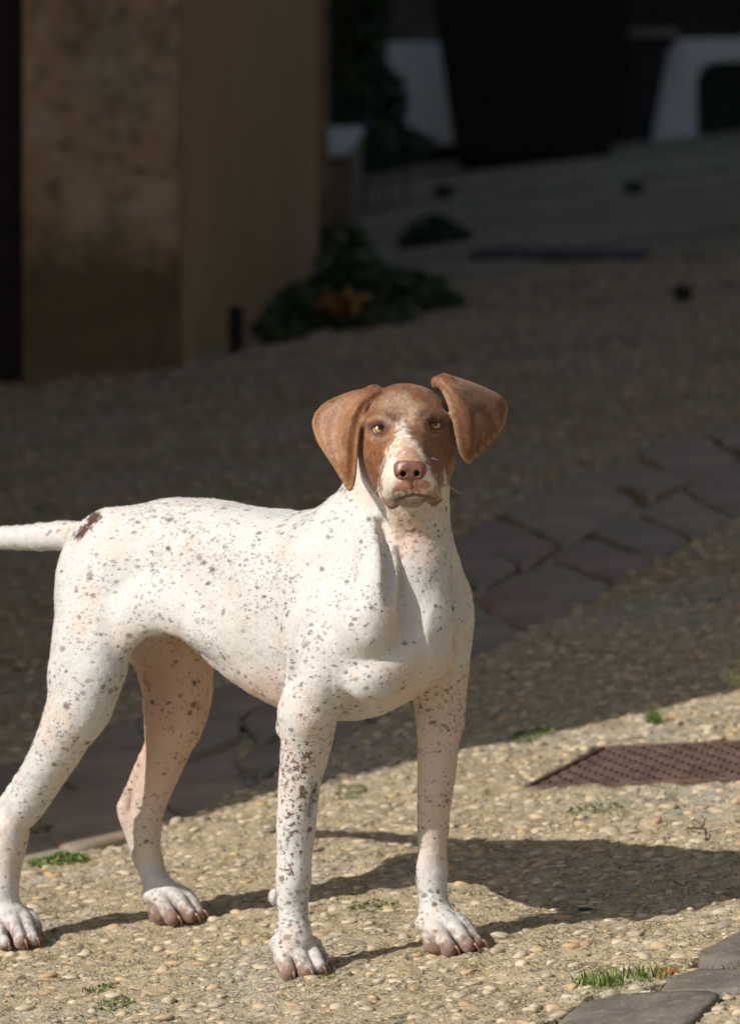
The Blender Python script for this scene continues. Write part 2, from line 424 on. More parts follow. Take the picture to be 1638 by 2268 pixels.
# ------------------------------------------------------------------ iron cover
cv = empty('drain_cover', (float(np.mean([p[0] for p in COVER])), float(np.mean([p[1] for p in COVER])), 0))
cv.location.z = float(ground(cv.location.x, cv.location.y))
tag(cv, 'rusty brown iron drain cover set flat in the sunlit paving', 'drain cover')
O_ = np.array(cv.location)
e1 = np.array(COVER[3])-np.array(COVER[0]); e2 = np.array(COVER[1])-np.array(COVER[0])
def cpt(u, v, z): q = np.array(COVER[0])+e1*u+e2*v; return np.array([q[0], q[1], ground(q[0], q[1])+z])-O_
def boxes_uv(lst, mat, name, parent):
    V, Fc = [], []
    for u0, u1, v0, v1, z0, z1, bv in lst:
        k = len(V); cu, cw = bv/np.linalg.norm(e1), bv/np.linalg.norm(e2)
        for z, du, dv in ((z0, 0, 0), (z1-bv, 0, 0), (z1, cu, cw)):
            V += [cpt(u0+du, v0+dv, z), cpt(u1-du, v0+dv, z), cpt(u1-du, v1-dv, z), cpt(u0+du, v1-dv, z)]
        for r in (0, 4):
            for i in range(4): Fc.append((k+r+i, k+r+(i+1) % 4, k+r+4+(i+1) % 4, k+r+4+i))
        Fc.append((k+8, k+9, k+10, k+11))
    return obj(name, mesh_np(name, V, Fc, mat, False), parent)
boxes_uv([(.02, .98, .03, .97, -.03, -.002, .001)], M_RUST, 'plate', cv)
boxes_uv([(0, 1, 0, .028, -.03, .004, .002), (0, 1, .972, 1, -.03, .004, .002), (0, .018, .03, .97, -.03, .004, .002), (.982, 1, .03, .97, -.03, .004, .002)], M_RUST, 'rim', cv)
st = []
for j in range(15):
    v = .04+.92*(j+.5)/15
    for i in range(-1, 16):
        u0 = .03+.94*(i+(.5 if j % 2 else 0))/15+.006; u1 = u0+.94/15-.012
        u0, u1 = max(u0, .03), min(u1, .97)
        if u1-u0 > .012: st.append((u0, u1, v-.021, v+.021, -.004, .0028, .0014))
sp_ = boxes_uv(st, M_RUST, 'tread_pattern', cv); sp_['kind'] = 'stuff'

# ------------------------------------------------------------------ grass, moss, weeds
def blades(name, n, rad, h, mat, bend=.6, w=.0013, seed=0, flat=1.0):
    r = np.random.default_rng(seed); V, Fc, S = [], [], []
    for i in range(n):
        a = r.uniform(0, 2*np.pi); q = rad*np.sqrt(r.random()); bx, by = q*np.cos(a), q*np.sin(a)*flat
        d = r.uniform(0, 2*np.pi); dx, dy = np.cos(d), np.sin(d); hh = h*r.uniform(.25, 1.1)**1.0; bb = bend*r.uniform(.4, 2.2)*hh
        k = len(V); sh = r.random()
        for t, ww in ((0, 1), (.35, .95), (.7, .65), (1, .06)):
            cx, cy, cz = bx+dx*bb*t*t, by+dy*bb*t*t, hh*t*(1-.25*bend*t)
            V += [(cx-dy*w*ww, cy+dx*w*ww, cz), (cx+dy*w*ww, cy-dx*w*ww, cz)]; S += [sh, sh]
        for t in range(3): Fc.append((k+2*t, k+2*t+1, k+2*t+3, k+2*t+2))
    me = mesh_np(name, V, Fc, mat, False); attr_f(me, 'shade', S); return me
def leaves(name, pts, size, mat, seed=0, sh=None):
    """folded leaf faces at points (n,3)"""
    r = np.random.default_rng(seed); V, Fc, S = [], [], []
    for i, p in enumerate(pts):
        u = r.normal(size=3); u /= np.linalg.norm(u); w = np.cross(u, r.normal(size=3)); w /= np.linalg.norm(w); n = np.cross(u, w)
        s = size*r.uniform(.5, 1.2); k = len(V)
        V += [p-u*s, p+w*s*.45+n*s*.15, p+u*s-n*s*.2, p-w*s*.45+n*s*.15, p]
        Fc += [(k, k+1, k+4), (k+1, k+2, k+4), (k+2, k+3, k+4), (k+3, k, k+4)]
        S += [r.random() if sh is None else sh]*5
    me = mesh_np(name, np.array(V), np.array(Fc), mat, False); attr_f(me, 'shade', S); return me
def place(px, py):
    g = gp(px, py); return np.array([g[0], g[1], float(gz(g[0], g[1]))])
TUFTS = [(1337, 2182, 75, .030, .032, 'largest grass tuft at the corner of the lowest grey flagstone'),
         (1420, 2166, 90, .040, .022, 'grass tuft in the joint between the two sunlit flagstones'),
         (1535, 2131, 110, .024, .026, 'low grass tuft beside the upper sunlit flagstone'),
         (1608, 2124, 60, .016, .030, 'small grass tuft touching the upper sunlit flagstone near the picture edge'),
         (1447, 1603, 80, .014, .034, 'single grass tuft in the sunlit paving beyond the rusty drain cover'),
         (1290, 2172, 40, .014, .020, 'short sparse grass sprouting left of the large tuft by the flagstones'),
         (1560, 2215, 70, .022, .014, 'flat weedy grass along the lower edge of the lowest flagstone')]
for i, (px, py, n, rad, h, lab) in enumerate(TUFTS):
    t = obj('grass_tuft', blades('grass_tuft', n, rad, h, M_GRASS, seed=20+i, flat=1.8), None, place(px, py))
    tag(t, lab, 'grass tuft', 'grass tufts in the paving')
def mosspad(px, py, rx, ry, n, h, lab, mat=M_MOSS, size=.004, seed=0):
    r = np.random.default_rng(seed); c = place(px, py); pts = []
    for i in range(n):
        a = r.uniform(0, 2*np.pi); q = math.sqrt(r.random()); x, y = c[0]+rx*q*math.cos(a), c[1]+ry*q*math.sin(a)
        pts.append(np.array([x, y, float(gz(x, y))+.004+h*r.random()*(1-q)])-c)
    o = obj('moss_patch', leaves('moss_patch', pts, size, mat, seed), None, c)
    tag(o, lab, 'moss', 'moss patches on the paving')
mosspad(130, 1908, .05, .03, 420, .010, 'bright green moss along the drain stones behind the dog\'s near hind leg', M_GRASS, .005, 1)
mosspad(100, 1835, .05, .05, 300, .018, 'dark weeds in a joint of the shaded drain stones by the dog\'s near hind leg', M_MOSS, .006, 2)
mosspad(1180, 1630, .045, .05, 300, .007, 'flat green moss at the shadow\'s edge left of the grass tuft', M_MOSS, .004, 3)
mosspad(780, 1760, .03, .05, 130, .004, 'thin yellow green moss between the dog\'s front legs', M_MOSS, .004, 4)
mosspad(825, 2015, .04, .04, 180, .004, 'yellow green moss on the paving between the dog\'s front feet', M_MOSS, .0035, 5)
mosspad(222, 2195, .03, .025, 120, .006, 'small green moss clump in the sunlit paving below the hind feet', M_MOSS, .0035, 6)
mosspad(255, 2225, .03, .02, 140, .004, 'dark mossy hollow near the bottom edge of the paving', M_MOSS, .0035, 7)
mosspad(1320, 1795, .05, .05, 160, .005, 'olive moss under the near edge of the rusty drain cover', M_MOSS, .004, 8)
def mini(name, px, py, s, mat, lab, cat, blob_i=3, sq=(1, .8, .6)):
    v, f = BL[blob_i]; c = place(px, py)
    o = obj(name, mesh_np(name, v*np.array(sq)*s, f, mat), None, (c[0], c[1], c[2]+s*.25)); tag(o, lab, cat); return o
M_WHITE = mat_plain('chalk', (.72, .70, .66), .8, 40, .1); M_DARKSTONE = mat_plain('dark_stone', (.05, .052, .055), .7, 60, .5)
mini('stone_chip', 1382, 2222, .0085, M_WHITE, 'white stone chip lying on the lowest grey flagstone', 'stone', 5, (1, .9, 1.5))
mini('stone_chip', 1606, 2136, .0085, M_WHITE, 'white paper-like chip lying on the upper flagstone by the grass', 'stone', 4, (1.3, .6, 1))
mini('pale_stone', 274, 1722, .017, mat_plain('pale_stone', (.42, .38, .33), .8), 'pale stone in the shaded drain behind the far hind leg', 'stone', 2)
mini('black_stone', 1291, 2020+-5, .011, M_DARKSTONE, 'dark grey pebble lying loose at the lower edge of the dog\'s shadow', 'stone', 6, (1.3, 1, .8))
mini('round_seed', 689, 2043+-12, .0045, M_DARKSTONE, 'tiny dark round seed right of the near front pastern', 'seed', 7, (1, 1, 1.8))
# twig, dead leaf
def tube(name, pts, rads, mat, parent=None, loc=(0, 0, 0), nseg=6):
    P_ = np.array(pts, float); V, Fc = [], []
    for i, p in enumerate(P_):
        t = P_[min(i+1, len(P_)-1)]-P_[max(i-1, 0)]; t /= np.linalg.norm(t)+1e-9
        u = np.cross(t, [0, 0, 1.0]); 
        if np.linalg.norm(u) < .1: u = np.cross(t, [1.0, 0, 0])
        u /= np.linalg.norm(u); w = np.cross(t, u)
        for k in range(nseg):
            a = 2*np.pi*k/nseg; V.append(p+(u*math.cos(a)+w*math.sin(a))*rads[i])
    for i in range(len(P_)-1):
        for k in range(nseg): Fc.append((i*nseg+k, i*nseg+(k+1) % nseg, (i+1)*nseg+(k+1) % nseg, (i+1)*nseg+k))
    Fc.append(tuple(range(nseg))[::-1]); Fc.append(tuple(range((len(P_)-1)*nseg, len(P_)*nseg)))
    return obj(name, mesh_np(name, V, Fc, mat), parent, loc)
M_TWIG = mat_plain('twig_bark', (.07, .045, .03), .8, 60, .3)
def tw(pts): 
    c = place(*pts[0][:2]); q = [np.array(gp(*p[:2])) for p in pts]
    return c, [np.array([a[0], a[1], float(gz(a[0], a[1]))+p[2]])-c for a, p in zip(q, pts)]
c, q = tw([(1521, 1840, .006), (1535, 1846, .012), (1548, 1850, .008), (1560, 1852, .010), (1562, 1862, .004)])
tg = tube('twig', q, [.0015, .002, .002, .0018, .0012], M_TWIG, None, c)
tag(tg, 'thin dark forked twig lying on the paving above the dog\'s shadow', 'twig')
c2, q2 = tw([(1548, 1850, .008), (1556, 1845, .014), (1560, 1838, .018)])
tube('side_shoot', [p+(c2-c) for p in q2], [.0016, .0012, .0008], M_TWIG, tg)
def dead_leaf(pts, lab, h=.006):
    c = place(*pts[0]); P_ = [place(*p)-c+np.array([0, 0, h]) for p in pts]
    cen = np.mean(P_, 0)+np.array([0, 0, .006]); n = len(P_)
    V = list(P_)+[cen]+[p-np.array([0, 0, .0015]) for p in P_]+[cen-np.array([0, 0, .0015])]
    Fc = [(i, (i+1) % n, n) for i in range(n)]+[((i+1) % n+n+1, i+n+1, 2*n+1) for i in range(n)]+[(i, i+n+1, (i+1) % n+n+1, (i+1) % n) for i in range(n)]
    me = mesh_np('dead_leaf', V, Fc, M_LEAF2, False); attr_f(me, 'shade', [.45]*len(V)); tag(obj('dead_leaf', me, None, c), lab, 'dead leaf', 'dead leaves on the ground')
dead_leaf([(1447, 2156), (1475, 2150), (1500, 2156), (1506, 2164), (1480, 2170), (1455, 2166)], 'curled brown dead leaf on the sunlit flagstone joint')
dead_leaf([(1108, 1312), (1130, 1304), (1150, 1312), (1138, 1324), (1118, 1326)], 'small russet dead leaf in the shaded drain right of the dog\'s chest')
dead_leaf([(1072, 1330), (1090, 1322), (1104, 1332), (1094, 1346), (1076, 1344)], 'russet dead leaf closest to the dog in the shaded drain')
dead_leaf([(1412, 1186), (1440, 1178), (1460, 1190), (1436, 1200)], 'faded orange dead leaf higher up the shaded drain')
# yellow weed at the edge
c = place(1650, 1530); sh_ = obj('flowering_weed', bpy.data.meshes.new('flowering_weed'), None, c)
stems = [[(1650, 1530, 0), (1640, 1512, .0), (1622, 1505, .0)], [(1650, 1530, 0), (1642, 1500, 0), (1625, 1485, 0), (1612, 1470, 0)], [(1652, 1530, 0), (1655, 1490, 0), (1640, 1468, 0)], [(1642, 1500, 0), (1615, 1500, 0), (1602, 1498, 0)]]
bpy.data.objects.remove(sh_)
wd = empty('flowering_weed', c); tag(wd, 'spindly yellow green flowering weed at the edge of the sunlit strip', 'weed')
fl = []
for sgm in stems:
    P_ = [ray(x, y, c[1]+.02*i)-c for i, (x, y, _) in enumerate(sgm)]
    tube('stem', P_, [.0012]*len(P_), mat_plain('stem_green', (.16, .18, .05), .6), wd, nseg=5)
    for _ in range(9): fl.append(P_[-1]+rng.normal(0, .004, 3))
    for _ in range(5): fl.append(P_[-2]+rng.normal(0, .004, 3))
obj('flower_heads', leaves('flower_heads', fl, .0042, mat_leaf('yellow_flower', (.30, .30, .06), (.55, .5, .16)), 3), wd)['kind'] = 'stuff'

# ------------------------------------------------------------------ buildings and things behind
def prism(name, poly, z0, z1, mat, parent=None, smooth=False, top=None):
    """poly in plan, counter-clockwise; z0 / z1 numbers or one per corner"""
    n = len(poly); z0 = np.broadcast_to(z0, n); z1 = np.broadcast_to(z1, n)
    V = [(p[0], p[1], a) for p, a in zip(poly, z0)]+[(p[0], p[1], a) for p, a in zip(poly, z1)]
    Fc = [(i, (i+1) % n, n+(i+1) % n, n+i) for i in range(n)]+[tuple(range(n, 2*n)), tuple(range(n))[::-1]]
    o = np.array([poly[0][0], poly[0][1], min(z0)])
    me = mesh_np(name, [np.array(v)-o for v in V], Fc, mat, smooth)
    pl = np.zeros(3) if parent is None else np.array(parent.location)
    return obj(name, me, parent, o-pl)
def wallgrid(name, a, b, z0, z1, mat, parent, amp=.012, nu=50, nv=60, seed=0, thick=.3):
    """uneven plaster face from plan point a to b (outside on its right hand), with real thickness behind"""
    a, b = np.array(a, float), np.array(b, float); t = (b-a)/np.linalg.norm(b-a); n = np.array([t[1], -t[0]])
    U_, W_ = np.meshgrid(np.linspace(0, 1, nu), np.linspace(0, 1, nv))
    P_ = a+(b-a)*U_.ravel()[:, None]; Z_ = z0+(z1-z0)*W_.ravel()
    d = (fbm(np.c_[P_, Z_], 2.2, seed, 4)-.5)*2*amp*np.minimum(1, 8*np.minimum(U_.ravel(), 1-U_.ravel()))
    V = np.c_[P_+n*d[:, None], Z_]
    ii = (np.arange(nv-1)[:, None]*nu+np.arange(nu-1)[None]).ravel(); Fc = [tuple(f) for f in np.stack([ii, ii+1, ii+nu+1, ii+nu], 1)]
    k = len(V); V = np.concatenate([V, [np.r_[a-n*thick, z0], np.r_[b-n*thick, z0], np.r_[b-n*thick, z1], np.r_[a-n*thick, z1]]])
    Fc += [(k+1, k, k+3, k+2), tuple(nu*j for j in range(nv))[::-1]+(k, k+3)[::1], tuple(nu*j+nu-1 for j in range(nv))+(k+2, k+1), tuple(nu*(nv-1)+i for i in range(nu))[::-1]+(k+3, k+2), tuple(range(nu))+(k+1, k)]
    o = np.array([a[0], a[1], z0]); pl = np.zeros(3) if parent is None else np.array(parent.location)
    return obj(name, mesh_np(name, V-o, Fc, mat), parent, o-pl)
# the tall house on the left whose shade covers the lane
K_ = np.array([-2.62, 8.20])
hA = empty('tall_house', (K_[0], K_[1], 0)); tag(hA, 'tall plain plastered house left of the lane that throws the big shade', 'house')
prism('wall', [(-12, K_[1]), (K_[0], K_[1]), (-2.62, 17.2), (-12, 17.2)], -1.5, 11.5, M_PLASTER2, hA)
prism('roof', [(-12.3, K_[1]-.25), (-2.45, K_[1]-.25), (-2.45, 17.2), (-12.3, 17.2)], 11.5, 11.8, mat_plain('roof_tile', (.3, .14, .08)), hA)
hC = empty('bounce_house', (3.5, 4, 0)); tag(hC, 'plain unseen house added on the right to bounce sunlight into the lane', 'house')  # out of view, added so its sunlit front throws light back
prism('wall', [(3.5, 2.5), (12, 2.5), (12, 24), (3.5, 24)], -2, 9.5, mat_plain('bounce_plaster', (.20, .178, .145)), hC)
prism('roof', [(3.3, 2.3), (12.2, 2.3), (12.2, 24.2), (3.3, 24.2)], 9.5, 9.8, mat_plain('clay_tile', (.3, .14, .08)), hC)
# the plastered corner in the picture
zg = lambda p: float(ground(p[0], p[1]))
C0, C1, C2 = np.array([-2.62, 17.2]), np.array([-.572, 17.15]), np.array([-.182, 19.6])
hB = empty('plaster_house', (C1[0], C1[1], zg(C1))); tag(hB, 'old house corner with stained ochre plaster and a dark doorway edge', 'house')
z0 = zg(C1)-.35
xd = (52-819)/F*17.2
wallgrid('wall', (xd, 17.2), C1, z0, 9, M_PLASTER, hB, .02, 50, 140, 3)
wallgrid('wall', C1, C2, z0, 9, M_PLASTER2, hB, .008, 40, 120, 5)
prism('wall', [(-2.62, 17.3), (xd-.62, 17.3), (xd-.62, 17.6), (-2.62, 17.6)], z0, 9, M_PLASTER, hB)
prism('rear_wall', [(-12, 17.62), (C1[0]-.31, 17.62), (C2[0]-.42, C2[1]+.1), (C2[0]-.42, C2[1]+2.4), (-1.2, 24), (-1.2, 40), (-12, 40)], z0, 13, M_PLASTER2, hB)  # unseen rest of the house, filled in to keep sun off the far lane
prism('wall', [(C2[0], C2[1]), (C2[0]+.04, C2[1]+.02), (C2[0]-.1, C2[1]+2.4), (C2[0]-.4, C2[1]+2.4)], z0, [9, 9, 9, 9], mat_plain('return_wall', (.2, .15, .09)), hB)
M_DOOR = mat_plain('dark_door_wood', (.035, .018, .014), .6, 12, .4)
dr = empty('door', (0, 0, 0)); dr.parent = hB
for k in range(4):
    x1 = xd-.012-k*.15; prism('plank', [(x1-.145, 17.38), (x1, 17.38), (x1, 17.44), (x1-.145, 17.44)], z0, 4.6, M_DOOR, None).parent = dr
for o in dr.children: o.location = np.array(o.location)-np.array(hB.location)
prism('door_frame', [(xd-.01, 17.24), (xd-.002, 17.24), (xd-.002, 17.5), (xd-.01, 17.5)], z0, 4.6, mat_plain('red_frame', (.09, .03, .022), .6), hB)
prism('dark_strip', [gp(506, 790)[:2]+[0, -.02], gp(516, 786)[:2]+[0, -.02], gp(516, 786)[:2]+[.03, .1], gp(506, 790)[:2]+[.03, .1]], z0, ZC-(685-1133.5)/F*17.6, mat_plain('dark_streak', (.03, .02, .014)), hB)  # narrow near-black upright strip at the smooth plaster
# low parapet with pale sloping cap
def pz(py, d): return ZC-(py-1133.5)/F*d
pp = empty('low_parapet', ray(750, 480, 22)); tag(pp, 'low plastered parapet with a pale stone cap behind the house corner', 'parapet')
q4 = [ray(694, 0, 22)[:2], ray(772, 0, 22)[:2], ray(803, 0, 23)[:2], ray(715, 0, 23)[:2]]
prism('block', q4, 1.8, [pz(352, 22)-.01, pz(345, 22)-.01, pz(292, 23)-.01, pz(292, 23)-.01], mat_plain('parapet_plaster', (.22, .17, .11)), pp)
cc = np.mean(q4, 0); q5 = [cc+(np.array(p)-cc)*1.04 for p in q4]
prism('cap', q5, [pz(352, 22), pz(345, 22), pz(292, 23), pz(292, 23)], [pz(338, 22), pz(332, 22), pz(280, 23), pz(280, 23)], mat_plain('pale_stone_cap', (.66, .64, .60)), pp)
# foliage
def clump(name, cells, n, size, mat, lab, cat, seed, orange=None, stems=True):
    """cells: list of (px, py, d, rpx, rpy, rdepth m)"""
    r = np.random.default_rng(seed); cells_ = [(ray(a, b, d), rx*d/F, ry*d/F, rd) for a, b, d, rx, ry, rd in cells]
    base = cells_[0][0].copy(); base[2] = zg(base)
    root = empty(name, base); tag(root, lab, cat)
    wts = np.array([c[1]*c[2] for c in cells_]); wts /= wts.sum(); pts = []
    for i in range(n):
        c, rx, ry, rd = cells_[r.choice(len(cells_), p=wts)]
        u = r.normal(size=3); u /= np.linalg.norm(u); q = r.random()**.45
        p = c+u*np.array([rx, rd, ry])*q
        p[2] = max(p[2], zg(p)+.005); pts.append(p-base)
    lf = obj('leaves', leaves('leaves', pts, size, mat, seed), root); lf['kind'] = 'stuff'
    for c, rx, ry, rd in cells_[:6]:
        g = np.array([c[0]+rx*.2, c[1], zg(c)-.02])-base; t = c-base
        tube('stem', [g, (g+t)/2+r.normal(0, .01, 3), t], [.006, .004, .002], M_TWIG, root, nseg=5)
    if orange:
        pts = [ray(*orange)-base+r.normal(0, 1, 3)*np.array([.03, .03, .012]) for _ in range(60)]
        me = leaves('dry_leaves', pts, size, M_LEAF2, seed+1); obj('dry_leaves', me, root)['kind'] = 'stuff'
    return root
clump('ground_bush', [(690, 690, 17.9, 108, 60, .16), (780, 640, 18.4, 100, 85, .2), (900, 660, 18.2, 100, 62, .2), (620, 730, 17.6, 60, 30, .1), (760, 560, 19, 55, 60, .15), (980, 680, 18.0, 50, 34, .12), (830, 715, 17.7, 90, 26, .12)],
      2800, .038, M_LEAF, 'broad dark leafy bush sprawling at the foot of the plaster corner', 'bush', 31, (765, 675, 17.7))
clump('round_bush', [(960, 515, 21.7, 62, 36, .15), (920, 530, 21.6, 40, 22, .12), (1005, 525, 21.6, 40, 24, .12)], 900, .028, M_LEAF, 'small dark rounded bush at the left end of the dark step', 'bush', 32)
clump('ivy', [(800, 120, 24.5, 60, 140, .15), (790, -20, 24.5, 60, 120, .15), (850, 230, 24.8, 50, 90, .15), (890, 320, 25, 70, 40, .15), (830, 330, 24.4, 60, 60, .15), (780, 250, 24.2, 40, 80, .12)],
      3200, .04, M_LEAF, 'dark ivy hanging between the house corner and the white wall', 'ivy', 33)
for i, (x, y, rx, ry, lab) in enumerate([(1510, 648, 20, 18, 'little dark weed alone on the shaded lane at the right'), (1402, 416, 24, 13, 'tiny dark weed by the dark post at the far end'), (983, 424, 26, 15, 'tiny dark weed in front of the white wall at the far end')]):
    d = gp(x, y+ry)[1]; o = clump('weed', [(x, y, d, rx, ry, .05)], 160, .018, M_LEAF, lab, 'weed', 40+i); o['group'] = 'weeds on the shaded lane'
g0, g1 = gp(1040, 574), gp(1425, 578)
stp = prism('stone_step', [g0[:2], g1[:2], g1[:2]+[0.05, .55], g0[:2]+[.03, .55]], 1.9, [zg(g0)+.015, zg(g1)+.015, zg(g1)+.07, zg(g0)+.07], mat_plain('dark_step_stone', (.09, .08, .075), .7))
tag(stp, 'long low dark stone step across the shaded lane', 'step')
# far end of the lane
M_DARKWALL = mat_plain('shade_dark_wall', (.035, .032, .028), .9, 2, .5); M_DADO = NT('white_wall_paint')  # far wall coloured near black to carry the deep shade there
_p = M_DADO.coord(); _a = M_DADO.noise(M_DADO.mapping(_p, (1, 1, 5)), 3, 4).outputs[0]
_c = M_DADO.ramp(_a, [(.3, (.74, .74, .75)), (.55, (.86, .84, .80)), (.72, (.70, .72, .84))]); M_DADO = M_DADO.fin(_c, .8)
M_BLUE = mat_plain('blue_wash', (.34, .42, .66), .8, 6, .2)
Y = 28.6
fh = empty('far_house', (0.4, Y, 3.2)); tag(fh, 'dark house across the far end of the lane with white painted lower wall', 'house')
def panel(name, corners, y, th, mat, parent):
    """upright slab, outline sketched, front at distance y"""
    P_ = [ray(px, py, y) for px, py in corners]; n = len(P_); o = np.array(P_[0]); pl = np.zeros(3) if parent is None else np.array(parent.location)
    V = [p-o for p in P_]+[p-o+np.array([0, th, 0]) for p in P_]
    Fc = [tuple(range(n))[::-1], tuple(range(n, 2*n))]+[(i, (i+1) % n, n+(i+1) % n, n+i) for i in range(n)]
    return obj(name, mesh_np(name, V, Fc, mat, False), parent, o-pl)
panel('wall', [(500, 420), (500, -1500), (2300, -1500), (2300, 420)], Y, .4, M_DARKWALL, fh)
panel('white_panel', [(880, 318), (860, 230), (855, 92), (975, 92), (1040, 318)], Y-.06, .06, M_DADO, fh)
panel('blue_panel', [(846, 245), (818, 210), (812, 125), (853, 112), (853, 225)], Y-.05, .05, M_BLUE, fh)
panel('tan_panel', [(862, 88), (862, -60), (1010, -60), (1010, 88)], Y-.03, .03, mat_plain('tan_wall', (.12, .105, .08)), fh)
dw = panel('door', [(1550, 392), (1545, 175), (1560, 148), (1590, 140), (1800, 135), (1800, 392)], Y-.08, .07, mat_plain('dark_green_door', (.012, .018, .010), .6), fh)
panel('door_surround', [(1432, 362), (1478, 112), (1500, 86), (1800, 80), (1800, 131), (1590, 135), (1555, 146), (1541, 175), (1543, 366)], Y-.12, .11, M_DADO, fh)
panel('blue_foot', [(1430, 374), (1432, 364), (1543, 367), (1543, 376)], Y-.12, .11, M_BLUE, fh)
panel('ledge', [(1392, 82), (1394, 62), (1500, 64), (1502, 80)], Y-.25, .2, mat_plain('pale_ledge', (.25, .23, .2)), fh)
pst = panel('dark_post', [(1352, 372), (1396, 84), (1480, 86), (1428, 375)], Y-.24, .1, mat_plain('post_wood', (.03, .026, .024), .7), None)
tag(pst, 'dark slanting post left of the white door surround', 'post')
tp = empty('dark_tub', ray(1190, 350, 27.2)); tag(tp, 'large dark brown tub tapering towards its foot between the white wall and the post', 'tub')
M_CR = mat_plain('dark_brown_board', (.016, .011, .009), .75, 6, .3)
nb = 5
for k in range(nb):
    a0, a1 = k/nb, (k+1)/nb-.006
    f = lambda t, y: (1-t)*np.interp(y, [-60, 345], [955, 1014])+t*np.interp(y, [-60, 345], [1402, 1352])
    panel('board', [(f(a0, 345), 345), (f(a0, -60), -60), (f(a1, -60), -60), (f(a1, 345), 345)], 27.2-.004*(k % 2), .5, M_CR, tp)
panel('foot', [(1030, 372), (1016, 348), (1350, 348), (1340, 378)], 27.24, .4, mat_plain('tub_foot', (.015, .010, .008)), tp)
# ------------------------------------------------------------------ solid-modelling kit: blended solids on a grid, skinned with quads
class Solid:
    def __init__(s): s.ops = []
    def add(s, fn, lo, hi, k=.01, mode='u'):
        s.ops.append((fn, np.asarray(lo, float), np.asarray(hi, float), k, mode))
    def ell(s, c, r, k=.01, mode='u', rot=None):
        """ellipsoid; rot = 3x3 whose ROWS are its axes"""
        c = np.asarray(c, float); r = np.asarray(r, float); M = np.eye(3) if rot is None else np.asarray(rot, float)
        ext = np.sqrt(((M*r[:, None])**2).sum(0))
        def fn(X, Y, Z):
            x, y, z = X-c[0], Y-c[1], Z-c[2]
            q = [(M[i, 0]*x+M[i, 1]*y+M[i, 2]*z)/r[i] for i in range(3)]
            k0 = np.sqrt(q[0]**2+q[1]**2+q[2]**2)
            k1 = np.sqrt((q[0]/r[0])**2+(q[1]/r[1])**2+(q[2]/r[2])**2)
            return k0*(k0-1)/np.maximum(k1, 1e-6)
        s.add(fn, c-ext, c+ext, k, mode)
    def cone(s, a, b, r1, r2, k=.01, mode='u', w=None, q=1.0):
        """round cone from a to b; flattened to the fraction q along the unit vector w"""
        a = np.asarray(a, float); b = np.asarray(b, float); ba = b-a; L2 = max(float(ba@ba), 1e-12)
        def fn(X, Y, Z):
            x, y, z = X-a[0], Y-a[1], Z-a[2]
            t = np.clip((x*ba[0]+y*ba[1]+z*ba[2])/L2, 0, 1)
            x = x-t*ba[0]; y = y-t*ba[1]; z = z-t*ba[2]
            if w is not None:
                cc = (x*w[0]+y*w[1]+z*w[2])*(1/q-1)
                x = x+cc*w[0]; y = y+cc*w[1]; z = z+cc*w[2]
            d = np.sqrt(x*x+y*y+z*z)-(r1+(r2-r1)*t)
            return d*q if w is not None and q < 1 else d
        R_ = max(r1, r2)*max(1, q)
        s.add(fn, np.minimum(a, b)-R_, np.maximum(a, b)+R_, k, mode)
    def chain(s, pts, k=.01, mode='u', w=None, q=1.0):
        if len(pts) > 2:                                    # run a smooth curve through the nodes
            A_ = np.array([np.r_[p, r] for p, r in pts]); A_ = np.vstack([2*A_[0]-A_[1], A_, 2*A_[-1]-A_[-2]]); out = []
            for i in range(1, len(A_)-2):
                for t in np.linspace(0, 1, 4, endpoint=False):
                    p0, p1, p2, p3 = A_[i-1:i+3]
                    out.append(.5*(2*p1+(p2-p0)*t+(2*p0-5*p1+4*p2-p3)*t*t+(3*p1-p0-3*p2+p3)*t**3))
            out.append(A_[-2]); pts = [(o[:3], o[3]) for o in out]
        for (p0, r0), (p1, r1) in zip(pts[:-1], pts[1:]): s.cone(p0, p1, r0, r1, k if len(pts) < 3 else k*.6, mode, w, q)
    def sheet(s, V, Fc, t, k=.006):
        """thick skin around a small sheet of faces; t = half thickness per corner"""
        bvh = BVHTree.FromPolygons([Vector(v) for v in V], [tuple(f) for f in Fc])
        V = np.asarray(V)
        lo, hi = V.min(0)-.012, V.max(0)+.012
        def fn(X, Y, Z):
            sh = np.broadcast(X, Y, Z).shape
            P = np.stack([np.broadcast_to(a, sh).ravel() for a in (X, Y, Z)], 1)
            out = np.empty(len(P))
            for i, p in enumerate(P.tolist()):
                r = bvh.find_nearest(p, .03); out[i] = r[3] if r[3] is not None else .03
            return (out-t).reshape(sh)
        s.add(fn, lo, hi, k)
    def mesh(s, h, smooth=2):
        lo = np.min([o[1] for o in s.ops if o[4] == 'u'], 0)-4*h; hi = np.max([o[2] for o in s.ops if o[4] == 'u'], 0)+4*h
        n = np.ceil((hi-lo)/h).astype(int)+1
        ax = [lo[i]+h*np.arange(n[i]) for i in range(3)]
        D = np.full(n, .05, np.float32)
        for fn, a, b, k, mode in s.ops:
            m = k+3*h
            i0 = np.clip(((a-m-lo)/h).astype(int), 0, n-1); i1 = np.clip(((b+m-lo)/h).astype(int)+2, 0, n)
            if np.any(i1 <= i0): continue
            X = ax[0][i0[0]:i1[0], None, None]; Y = ax[1][None, i0[1]:i1[1], None]; Z = ax[2][None, None, i0[2]:i1[2]]
            d = fn(X, Y, Z).astype(np.float32)
            S = D[i0[0]:i1[0], i0[1]:i1[1], i0[2]:i1[2]]
            if mode == 'u':
                hh = np.clip(.5+.5*(S-d)/k, 0, 1); S[...] = S*(1-hh)+d*hh-k*hh*(1-hh)
            else:
                hh = np.clip(.5-.5*(S+d)/k, 0, 1); S[...] = S*(1-hh)-d*hh+k*hh*(1-hh)
        return nets(D, lo, h, smooth)
